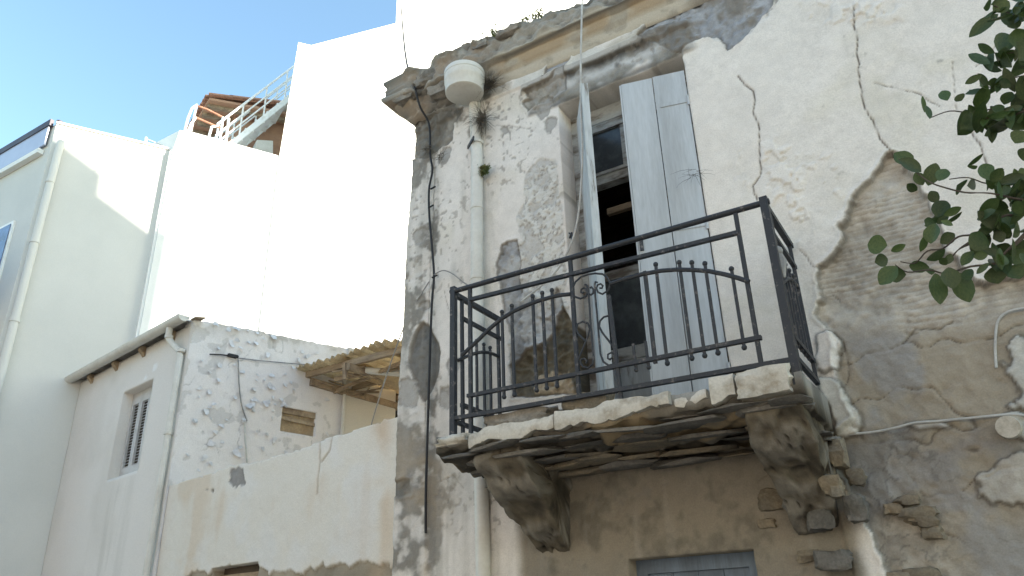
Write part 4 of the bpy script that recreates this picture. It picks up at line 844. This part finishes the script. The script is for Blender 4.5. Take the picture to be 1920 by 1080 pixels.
# rooftop hut with tiled roof
hut = thing('rooftop_hut', (-11.6, 8.6, 9.2), 'small brown rooftop hut with terracotta tiled eaves behind the terrace parapet', 'hut')
a_ = Vector((-12.21,7.80,11.2)); b_ = Vector((-11.0,7.31,11.2)); r_ = Vector((-10.35,8.14,11.2)); ev = (b_-a_); bk = (r_-b_)
b = MB(); b.prism([a_, b_, b_+bk*2.2, a_+bk*2.2], (0,0,.05)); b.build('soffit', M['soffit'], hut)
for i in range(4):
    p = a_+ev*(.12+.25*i); b = MB(); b.bar(p+Vector((0,0,-.04))+bk*.02, p+bk*2.1+Vector((0,0,-.04)), .08, .075); b.build('rafter', M['beam'], hut)
en = ev.normalized(); bn_ = bk.normalized()
for i in range(9):
    p = a_+ev*((i+.5)/9); V_ = []
    for t in (-.07, .40, .85, 2.5):
        for k in range(9):
            a = math.pi*k/8; V_.append(p+bn_*t+en*(.085*math.cos(a))+Vector((0,0,.055+.085*math.sin(a)+max(t,0)*.10)))
    for t in (-.07, .40, .85, 2.5):
        for k in range(9):
            a = math.pi*k/8; V_.append(p+bn_*t+en*(.068*math.cos(a))+Vector((0,0,.055+.068*math.sin(a)+max(t,0)*.10)))
    F_ = [(j*9+k,j*9+k+1,(j+1)*9+k+1,(j+1)*9+k) for j in range(3) for k in range(8)]+[(36+j*9+k,36+(j+1)*9+k,36+(j+1)*9+k+1,36+j*9+k+1) for j in range(3) for k in range(8)]+[(k,36+k,36+k+1,k+1) for k in range(8)]
    b = MB(); b.add(V_, F_); b.build('tile', M['tile'], hut, True, False)
    p2 = a_+ev*(i/9); b = MB(); b.bar(p2+Vector((0,0,.075))-bn_*.05, p2+bn_*2.4+Vector((0,0,.30)), .10, .02); b.build('tile', M['tile'], hut)
for i in range(6):   # verge tiles
    p = b_+bk*(.36*i); b = MB(); b.bar(p+Vector((0,0,.10+.04*i))-bn_*.02, p+bn_*.42+Vector((0,0,.135+.04*i)), .13, .035); b.build('verge_tile', M['tile'], hut)
c0 = a_+ev*.10+bk*.55; b = MB(); b.prism([Vector((p.x,p.y,9.0)) for p in (c0, c0+ev*.62, c0+ev*.62+bk*1.6, c0+bk*1.6)], (0,0,2.2)); b.build('wall', M['soffit'], hut)
# metal stair on the terrace
def G3(s, z, off): return fG(s, z, -off)
stair = thing('metal_staircase', G3(1.7,9.2,.5), 'white metal staircase with tubular handrails climbing to the white tower', 'staircase')
sb = [(1.580,9.869),(2.502,11.259)]; rt = [(1.288,10.194),(2.441,11.923)]
s0, z0 = sb[0]; s1, z1 = sb[1]; sl_ = (z1-z0)/(s1-s0)
def along(s, dz, off): return G3(s, z0+sl_*(s-s0)+dz, off)
for off in (.6, 1.25):
    b = MB(); b.bar(along(s0-.15,0,off), along(s1+.5,0,off), .03, .10); b.build('stringer', M['white_metal'], stair)
ns_ = 9
for i in range(ns_):
    s = s0-.05+(s1-s0+.45)*i/(ns_-1); b = MB(); p = along(s,.0,.6); q = along(s,.0,1.25); b.bar(p, q, .16, .025); b.build('tread', M['white_metal'], stair)
hr = rt[0][1]-(z0+sl_*(rt[0][0]-s0)); 
for off, nm in ((.6,0),(1.25,1)):
    for dz, rr in ((hr+.0,.022),(hr*.68,.015),(hr*.42,.015)):
        b = MB(); b.tube([along(rt[0][0]+.02,dz,off), along(s1+.5,dz,off)], rr, 8); b.build('handrail', M['white_metal'], stair, True)
    for s in (rt[0][0]+.04, rt[0][0]+.42, rt[0][0]+.80, rt[0][0]+1.15):
        b = MB(); b.tube([along(s,-.02 if s > s0-.1 else -.6,off), along(s,hr,off)], .016, 8); b.build('baluster', M['white_metal'], stair, True)
# terrace rail by the hut
tr = thing('terrace_rail', G3(.9,9.4,.3), 'short white and rust terrace rail in front of the tiled hut', 'railing')
lr = [(0.755,9.672),(0.827,10.227),(0.909,10.282),(0.950,9.709)]
b = MB(); b.tube([G3(s,z,.3) for s, z in [(0.763,9.675),(0.776,9.958),(0.815,10.188),(0.882,10.283)]], .022, 8); b.build('curved_rail', M['white_metal'], tr, True)
b = MB(); b.tube([G3(s,z,.3) for s, z in [(0.813,9.693),(0.841,9.870),(0.907,10.030)]], .018, 8); b.build('curved_rail', M['white_metal'], tr, True)
b = MB(); b.tube([G3(s,z,.3) for s, z in [(0.858,9.676),(0.880,10.294)]], .018, 8); b.build('post', M['white_metal'], tr, True)
for l_ in ([(0.856,10.273),(1.055,10.259),(1.337,10.193)], [(0.854,10.033),(1.062,9.998),(1.367,9.951)]):
    b = MB(); b.tube([G3(s,z,.3) for s, z in l_], .018, 8); b.build('rust_bar', M['rust_tube'], tr, True)
for l_ in ([(1.344,9.549),(1.337,10.193)], [(1.448,9.585),(1.437,10.208)], [(1.152,9.648),(1.179,9.928),(1.289,9.991)]):
    b = MB(); b.tube([G3(s,z,.3) for s, z in l_], .022, 8); b.build('post', M['white_metal'], tr, True)
bx_ = [(2.075,9.938),(2.090,10.351),(2.385,10.432),(2.486,10.029)]
b = MB(); b.prism([G3(bx_[0][0],9.3,.9),G3(bx_[3][0],9.3,.9),G3(bx_[2][0],bx_[2][1],.9),G3(bx_[1][0],bx_[1][1],.9)], G3(0,0,.5)-G3(0,0,0)); cb_ = b.build('terrace_cabinet', M['pvc']); tag(cb_, 'grey-white metal cabinet under the terrace staircase', 'cabinet')
mp_ = [(0.198,9.291),(0.222,9.029)]
b = MB(); b.tube([G3(mp_[1][0],8.9,.2),G3(mp_[0][0],mp_[0][1],.2)], .022, 8); tag(b.build('roof_pole', M['white_metal'], None, True), 'thin white pole on the flat roof holding a washing line', 'pole')
b = MB(); b.tube([G3(mp_[0][0],mp_[0][1]-.02,.2),G3(.45,mp_[0][1]-.03,.25),G3(.85,9.56,.3)], .008, 6); tag(b.build('washing_line', M['white_cable'], None, True), 'thin white line strung from the roof pole to the terrace rail', 'line')
# unseen neighbour right of the old house, roof profile shaped to shade the apartment block
nb = thing('shading_neighbour', (5,8,0), 'unseen tall rendered neighbour house, mono-pitch roof stepped to shade the apartment block', 'house')
b = MB(); b.prism([(2.5,5.0,0),(2.5,5.0,14.9),(2.5,9.4,14.9),(2.5,10.14,14.13),(2.5,10.16,13.75),(2.5,10.85,13.05),(2.5,10.85,0)], (6,0,0)); b.build('wall', M['neighbour'], nb)
b = MB(); b.box((2.5,10.86,0), (8.5,12.6,8.6)); b.build('sun_block_wing', M['neighbour'], nb)  # unseen low block added to keep sun spots off the side wall

# ================================================================== CABLES
def cable(name, pts, r, mt, label, n=6):
    b = MB(); b.tube(pts, r, n); return tag(b.build(name, M[mt], None, True), label, 'cable')
def smooth(pts, k=6):
    pts = [Vector(p) for p in pts]; out = []
    for i in range(len(pts)-1):
        p0, p1, p2, p3 = pts[max(i-1,0)], pts[i], pts[i+1], pts[min(i+2,len(pts)-1)]
        for j in range(k):
            t = j/k; out.append(.5*((2*p1)+(p2-p0)*t+(2*p0-5*p1+4*p2-p3)*t*t+(3*p1-p0-3*p2+p3)*t**3))
    return out+[pts[-1]]
mc = [(-3.462,5.759),(-3.444,5.443),(-3.418,5.270),(-3.449,5.095),(-3.444,4.860),(-3.405,4.498),(-3.385,4.262),(-3.398,4.070),(-3.409,3.802),(-3.416,3.374),(-3.423,2.969),(-3.428,2.550),(-3.423,2.295)]
cable('wall_cable', smooth([(-3.50,4.30,6.05),(-3.49,4.36,5.90)]+[(x,4.455,z) for x, z in mc]), .0095, 'black_cable', 'thick black cable clipped down the mouldy house corner')
cable('overhead_wire', smooth([(-3.50,4.30,6.06),(-4.4,5.2,7.6),(-8.15,9.4,14.2)]), .010, 'black_cable', 'thin dark wire rising from the cornice corner to the white tower')
for (x, z), lb in zip([(-3.404,5.087),(-3.423,4.912),(-3.374,4.253)], ('black cable clip at the bend below the corner weeds','black cable clip on the straight run of the corner cable','black cable clip where the grey wire leaves the corner cable')):
    b = MB(); b.tube([(x-.025,4.45,z-.005),(x+.025,4.45,z+.004)], .008, 6); tag(b.build('cable_clip', M['black_cable'], None, True), lb, 'clip', 'clips on the corner cable')
wc = [(-1.809,6.524),(-1.851,6.093),(-1.898,5.584),(-1.926,5.195),(-1.945,4.823),(-1.997,4.525),(-2.060,4.284),(-2.134,4.129),(-2.239,4.001),(-2.359,3.918),(-2.573,3.822)]
cable('hanging_cable', smooth([(x,4.30+.14*max(0,(4.9-z)/1.2) if z < 4.9 else 4.30,z) for x, z in wc]), .0075, 'white_cable', 'white cable hanging loose across the balcony doorway')
gc = [(-3.374,4.263),(-3.285,4.276),(-3.192,4.222),(-3.090,4.121),(-2.992,4.041)]
cable('loose_wire', smooth([(x,4.44,z) for x, z in gc]), .005, 'grey_cable', 'short grey wire looping from the corner cable towards the railing')
cable('sagging_wire', smooth([(-3.43,4.45,4.22),(-3.75,4.55,3.95),(-4.35,4.90,3.35),(-4.6,5.1,3.05)]), .005, 'grey_cable', 'thin grey wire dropping from the house corner into the yard')
rc = [(-0.664,2.568),(-0.573,2.566),(-0.466,2.561),(-0.359,2.567),(-0.266,2.578),(-0.155,2.569),(-0.058,2.564),(0.061,2.558),(0.164,2.552),(0.238,2.531)]
cable('white_conduit', smooth([(x,4.512,z) for x, z in rc]), .0065, 'white_cable', 'white conduit running across the bare grey wall below the leaves')
lc = [(0.403,3.068),(0.335,3.079),(0.273,3.070),(0.226,3.027),(0.186,2.906),(0.163,2.796)]
cable('bent_conduit', smooth([(x,4.515,z) for x, z in lc]), .0065, 'white_cable', 'white conduit bent down in a hook on the bare wall')
b1 = [(0.581,4.716),(1.093,4.776),(1.837,4.896),(2.492,5.069)]
cable('side_wire', smooth([fB(s,z,.02) for s, z in b1]), .006, 'grey_cable', 'thin wire stretched along the peeling wall towards the lean-to')
b2 = [(0.578,4.742),(0.633,4.412),(0.696,4.168),(0.783,3.993)]
cable('drop_wire', smooth([fB(s,z,.018) for s, z in b2]), .008, 'grey_cable', 'dark wire dropping down the peeling side wall from the junction')
b3 = [(0.751,3.988),(0.794,3.746),(0.841,3.521)]
cable('white_drop_wire', smooth([fB(s,z,.018) for s, z in b3]), .010, 'white_cable', 'white wire low on the peeling side wall')
b4 = [(0.241,4.685),(0.385,4.711),(0.494,4.723),(0.572,4.734)]
cable('junction_wire', smooth([fB(s,z,.02) for s, z in b4]), .008, 'black_cable', 'short black wire leading to the junction on the peeling wall')
jq = [(0.507,4.726)][0]
b = MB(); b.obox(fB(jq[0],jq[1],.02), (fB(1,0)-fB(0,0), (0,0,1), fB(0,0,1)-fB(0,0)), (.05,.018,.018)); b.ball(fB(jq[0]+.06,jq[1]+.005,.02), .02); tag(b.build('junction_box', M['black_cable']), 'small black junction box on the peeling white wall', 'junction box')

# ================================================================== WEEDS
def weed(name, c, n, L, spread, mt, label, seed, droop=.3, w=.0022, cat='weed', leafy=False):
    rg = random.Random(seed); b = MB(); c = Vector(c)
    for i in range(n):
        d = Vector((rg.gauss(0,spread[0]), -abs(rg.gauss(0,spread[1])), rg.gauss(spread[3],spread[2]))).normalized(); l = L*rg.uniform(.4,1); p = c+Vector((rg.uniform(-.03,.03),0,rg.uniform(-.03,.03))); pts = []
        for k in range(5):
            pts.append(p.copy()); p = p+d*l/4; d = (d+Vector((rg.gauss(0,.22),rg.gauss(0,.12),-droop*rg.random()))).normalized()
        b.tube(pts, [w*(1-.18*k) for k in range(5)], 4, False)
        if leafy:
            for q in pts[1:]:
                for _ in range(3):
                    e = Vector((rg.gauss(0,1),rg.gauss(0,1),rg.gauss(.3,1))).normalized()*.022; f_ = e.cross(Vector((rg.random(),rg.random(),rg.random()))).normalized()*.008; b.add([q,q+e*.5+f_,q+e,q+e*.5-f_],[(0,1,2,3)])
    return tag(b.build(name, M[mt], None, False, False), label, cat)
weed('dry_weed', (-2.80,4.42,5.87), 150, .17, (.8,.5,.8,.1), 'dry_weed', 'dry grey weed tuft beside the round hopper head', 1)
weed('dry_weed', (-2.89,4.45,5.56), 190, .20, (.5,.45,.8,-.2), 'dry_weed', 'dry grey weed hanging along the downpipe below the hopper', 2, .5)
weed('dry_weed', (-3.46,4.45,5.50), 40, .10, (.8,.5,.8,0), 'dry_weed', 'small black weed tuft on the corner cable', 3)
weed('dry_weed', (-3.33,4.46,5.38), 30, .09, (.8,.5,.8,0), 'dry_weed', 'tiny dry weed in the plaster beside the corner cable', 4)
weed('dry_weed', (-1.20,4.43,4.42), 14, .16, (.7,.10,.35,.1), 'dry_weed', 'dry straggly weed growing across the closed shutter edge', 5, .35, .0014)
weed('green_weed', (-2.72,4.40,6.28), 22, .14, (.6,.4,.4,1), 'green_weed', 'green weed tuft growing on top of the broken cornice', 6, .1, .003, 'weed', True)
weed('green_weed', (-2.42,4.40,6.30), 9, .09, (.6,.4,.4,1), 'green_weed', 'small green sprout on the cornice edge', 7, .1, .003, 'weed', True)
weed('green_weed', (-2.28,4.42,6.31), 10, .13, (.6,.4,.4,1), 'green_weed', 'taller green sprout on the cornice over the doorway', 8, .1, .003, 'weed', True)
weed('moss_tuft', (-2.885,4.44,5.06), 40, .045, (.5,.3,.9,0), 'green_weed', 'dark moss growing behind the downpipe', 9, .3, .004, 'moss', True)

# ================================================================== TREE
TY = 2.4
tree = thing('street_tree', (1.15, 2.55, 0), 'small broadleaf tree with dark green leaves reaching past the bare wall', 'tree')
b = MB(); b.tube(smooth([(1.15,2.55,-.1),(1.14,2.55,.8),(1.10,2.52,1.6),(1.02,2.50,2.3),(.98,2.48,2.9),(1.0,2.5,3.5)]), [.085-.045*i/30 for i in range(31)], 10); trunk = b.build('trunk', M['bark'], tree, True)
leafm = []
for k in range(4):
    rg = random.Random(600+k); fold = .10+.12*rg.random(); curl = rg.uniform(-.25,.35); V_ = [(0,0,0)]; prof_ = [(.05,.13),(.14,.27),(.27,.41),(.42,.485),(.57,.49),(.72,.43),(.85,.29),(.95,.12)]
    for (t, w) in prof_:
        z = -curl*t*t*.5
        for sx in (-1, 0, 1): V_.append((sx*w*(1+.05*rg.uniform(-1,1)), t, z + (abs(sx)*fold*w*2)))
    V_.append((0,1.0,-curl*.5)); F_ = [(0,2,1),(0,3,2)]
    for i in range(7):
        a = 1+3*i; F_ += [(a,a+1,a+4,a+3),(a+1,a+2,a+5,a+4)]
    F_ += [(22,23,25),(23,24,25)]
    me = bpy.data.meshes.new('leaf'); me.from_pydata(V_, [], F_); me.materials.append(M['leaf']); me.polygons.foreach_set('use_smooth', [True]*len(F_)); leafm.append(me)
trg = random.Random(77)
def leaf(parent, base, tip, w, roll=None):
    base, tip = Vector(base), Vector(tip); d = tip-base; L = d.length
    if L < .004: return
    y = d/L; view = Vector((.05,-.78,-.62)); 
    ax = view-y*view.dot(y); z = ax.normalized(); rl = trg.uniform(-.75,.75) if roll is None else roll
    x = y.cross(z); z2 = z*math.cos(rl)+x*math.sin(rl); x2 = y.cross(z2)
    o = bpy.data.objects.new('leaf', trg.choice(leafm)); COL.objects.link(o); o.parent = parent
    m = Matrix((x2*w, y*L, z2*w)).transposed().to_4x4(); m.translation = base-wloc(parent); o.matrix_basis = m
tw_list = [[(0.431,2.950),(0.335,3.006),(0.282,3.027),(0.220,3.048),(0.168,3.064),(0.115,3.076)], [(0.464,3.022),(0.372,3.079),(0.304,3.088),(0.260,3.095)], [(0.429,2.941),(0.340,2.956),(0.294,2.964),(0.247,2.971)], [(0.395,2.727),(0.289,2.762),(0.207,2.795),(0.161,2.823),(0.114,2.847)],
           [(0.371,2.638),(0.271,2.692),(0.198,2.727),(0.139,2.760),(0.085,2.792),(0.060,2.821),(0.040,2.851),(0.016,2.893),(-0.003,2.930)], [(0.400,2.700),(0.264,2.666),(0.212,2.657),(0.141,2.641),(0.090,2.628),(0.045,2.619),(0.004,2.608),(-0.036,2.593),(-0.072,2.596)], [(0.420,2.727),(0.247,2.599),(0.192,2.556),(0.158,2.538),(0.098,2.534),(0.035,2.542),(-0.006,2.551),(-0.062,2.574),(-0.088,2.590)], [(0.113,2.618),(0.079,2.595),(0.046,2.571)],
           [(0.500,3.204),(0.450,3.271),(0.405,3.316),(0.362,3.344)], [(0.476,3.114),(0.411,3.176),(0.363,3.206),(0.308,3.216)]]
brs = []
for i, tw_ in enumerate(tw_list):
    dy = trg.uniform(-.04,.04); pts = [(x,TY+dy+.02*math.sin(3*j+i),z) for j, (x, z) in enumerate(tw_)]
    r0 = [.004,.003,.003,.004,.004,.007,.008,.003,.006,.004][i]
    if i != 7: pts = [(1.0-.02*i,2.48,2.2+.12*i if i < 8 else 3.2)] + [((pts[0][0]+1.0)/2,2.45,(pts[0][2]+2.3+.12*i)/2)] + pts
    sp = smooth(pts, 4); b = MB(); b.tube(sp, [r0*2.0-(r0*2.0-.0016)*min(1,j/(len(sp)*.45)) if j < len(sp)*.45 else .0016+ r0*.5*(1-j/len(sp)) for j in range(len(sp))], 6)
    o = b.build('branch', M['bark'], tree, True); o['pts'] = 0; del o['pts']; brs.append((o, [Vector(p) for p in sp]))
def nearest(p):
    return min(brs, key=lambda t: min((q-p).length for q in t[1]))[0]
px2m = lambda w: w*TY*1.12/1450*1.15
LA = [(0.108,3.141,9.401),(0.102,3.087),(0.167,3.070,16.116),(0.162,3.120),(0.108,3.079,12.087),(0.107,3.022),(0.215,3.039,34.918),(0.165,2.961),(0.340,3.081,18.802),(0.311,3.049),(0.272,3.115,10.744),(0.224,3.111),(0.311,3.014,24.174),(0.246,2.981),(0.275,3.005,13.430),(0.250,2.935),(0.343,2.982,16.116),(0.292,2.969),(0.327,2.906,24.174),(0.296,2.876),(0.361,3.048,18.802),(0.339,2.994),(-0.011,2.974,24.174),(0.032,2.912),(-0.004,2.909,21.488),(0.045,2.855),(0.030,2.897,16.116),(0.042,2.851),(0.000,2.881,14.773),(0.023,2.857),(0.092,2.903,22.831),(0.054,2.841),(0.111,2.851,18.802),(0.082,2.809),(0.055,2.831,16.116),(0.068,2.791),(0.087,2.779,24.174),(0.051,2.724),(0.018,2.727,16.116),(0.045,2.699),(0.118,2.705,12.087),(0.068,2.692),(0.164,2.837,8.058),(0.212,2.857),(0.164,2.830,10.744),(0.186,2.814),(0.211,2.808,10.744),(0.256,2.826),(0.293,2.775,16.116),(0.226,2.765),(0.233,2.778,10.744),(0.212,2.746),(0.249,2.757,12.087),(0.226,2.722),(0.276,2.743,10.744),(0.237,2.708),(0.197,2.722,16.116),(0.232,2.691),(0.213,2.702,21.488),(0.156,2.678),(0.195,2.684,21.488),(0.173,2.658),(0.237,2.694,16.116),(0.239,2.661),(0.257,2.692,13.430),(0.260,2.663),(0.376,3.051,24.174),(0.351,3.010),(0.337,2.887,24.174),(0.311,2.857),(0.308,2.779,21.488),(0.278,2.771)]
LB = [(0.082,2.755,20.000),(0.050,2.725),(0.055,2.736,17.778),(0.015,2.716),(0.118,2.705,10.000),(0.066,2.687),(0.044,2.699,24.444),(0.018,2.643),(0.013,2.676,12.222),(-0.015,2.631),(0.085,2.658,17.778),(0.042,2.635),(0.058,2.678,8.889),(0.085,2.658),(0.050,2.617,24.444),(-0.005,2.598),(-0.054,2.596,17.778),(-0.002,2.570),(-0.090,2.639,11.111),(-0.047,2.642),(-0.094,2.640,28.889),(-0.146,2.663),(-0.067,2.564,24.444),(-0.114,2.589),(-0.083,2.569,26.667),(-0.141,2.526),(-0.104,2.622,20.000),(-0.140,2.613),(0.008,2.544,24.444),(-0.001,2.450),(0.044,2.538,24.444),(0.040,2.471),(0.068,2.538,28.889),(0.071,2.448),(0.084,2.541,17.778),(0.090,2.502),(0.116,2.590,15.556),(0.078,2.551),(0.146,2.547,12.222),(0.110,2.549),(0.143,2.525,8.889),(0.106,2.505),(0.150,2.530,26.667),(0.153,2.482),(0.120,2.627,26.667),(0.155,2.571),(0.141,2.636,13.333),(0.184,2.642),(0.154,2.679,20.000),(0.197,2.693),(0.183,2.650,22.222),(0.220,2.608),(0.172,2.592,26.667),(0.200,2.554),(0.172,2.604,17.778),(0.205,2.609),(0.235,2.688,17.778),(0.198,2.708),(0.214,2.583,31.111),(0.227,2.523),(0.243,2.643,17.778),(0.217,2.597),(0.195,2.533,31.111),(0.208,2.485),(0.183,2.544,17.778),(0.166,2.511),(0.262,2.671,22.222),(0.231,2.662),(0.245,2.604,24.444),(0.244,2.556),(0.222,2.528,24.444),(0.227,2.480),(0.172,2.713,17.778),(0.193,2.678),(0.216,2.663,20.000),(0.249,2.676),(-0.008,2.583,13.333),(-0.003,2.551),(0.026,2.566,13.333),(0.046,2.575),(0.062,2.590,11.111),(0.040,2.562)]
LC = [(0.374,3.357,22.609),(0.281,3.318),(0.355,3.332,26.087),(0.403,3.345),(0.384,3.298,31.304),(0.341,3.227),(0.402,3.270,29.565),(0.398,3.181),(0.312,3.212,8.696),(0.365,3.175),(0.430,3.330,26.087),(0.387,3.306),(0.418,3.190,29.565),(0.370,3.123),(0.341,3.200,13.913),(0.385,3.205),(0.443,3.286,31.304),(0.415,3.320),(0.235,3.129,6.957),(0.278,3.099),(0.378,3.085,26.087),(0.331,2.994),(0.312,3.088,13.913),(0.332,3.053)]
for Ls in (LA, LB, LC):
    for i in range(0, len(Ls)-1, 2):
        p, q = Ls[i], Ls[i+1]; dy = trg.uniform(-.06,.06)
        bp = Vector((p[0],TY+dy,p[1])); leaf(nearest(bp), bp, (q[0],TY+dy+trg.uniform(-.02,.02),q[1]), px2m(p[2]))
for i in range(330):
    o, sp = brs[trg.choice((0,1,2,3,3,3,4,4,4,5,5,5,6,6,6,8,9))]; j = trg.randrange(int(len(sp)*.35), len(sp)); p = sp[j]
    px_ = p.x/p.y
    if px_ < .055+.06*trg.random() or px_ > .19: continue
    if sum(1 for q in COL.objects if q.name.startswith('leaf')) >= 298: break
    d = Vector((trg.gauss(-.3,.7),trg.gauss(0,.5),trg.gauss(-.5,.6))).normalized(); L_ = trg.uniform(.035,.08); leaf(o, p+Vector((trg.gauss(0,.02),trg.gauss(0,.03),trg.gauss(0,.02))), p+d*L_, L_*trg.uniform(.4,.75), trg.uniform(-1.2,1.2))
# the rest of the crown, to the right of the view
cl = MB(); rg = random.Random(88)
for i in range(1500):
    a = rg.uniform(0,6.283); e = rg.uniform(-1,1); rr = rg.uniform(.45,1)**.5; c = Vector((1.42+.75*rr*math.cos(a)*math.sqrt(1-e*e), 2.55+.75*rr*math.sin(a)*math.sqrt(1-e*e), 3.1+.9*rr*e))
    if c.x < .60+.10*(c.z-2.6): continue
    y = Vector((rg.gauss(0,1),rg.gauss(0,1),rg.gauss(-.4,.7))).normalized(); x = y.cross(Vector((rg.random(),rg.random(),1))).normalized(); L = rg.uniform(.05,.08); w = L*.6; z = x.cross(y)
    cl.add([c, c+y*L*.35+x*w*.5+z*.006, c+y*L, c+y*L*.35-x*w*.5+z*.006, c+y*L*.4], [(0,1,4),(1,2,4),(2,3,4),(3,0,4)])
tag(cl.build('crown', M['leaf'], tree, False, False), kind='stuff')
for i in range(9):
    a = i*.7; b = MB(); b.tube(smooth([(1.0,2.5,2.4+.12*i),(1.2+.2*math.cos(a),2.5+.25*math.sin(a),2.7+.12*i),(1.4+.4*math.cos(a),2.55+.5*math.sin(a),3.0+.1*i)]), [.018-.0012*j for j in range(13)], 6); b.build('branch', M['bark'], tree, True)
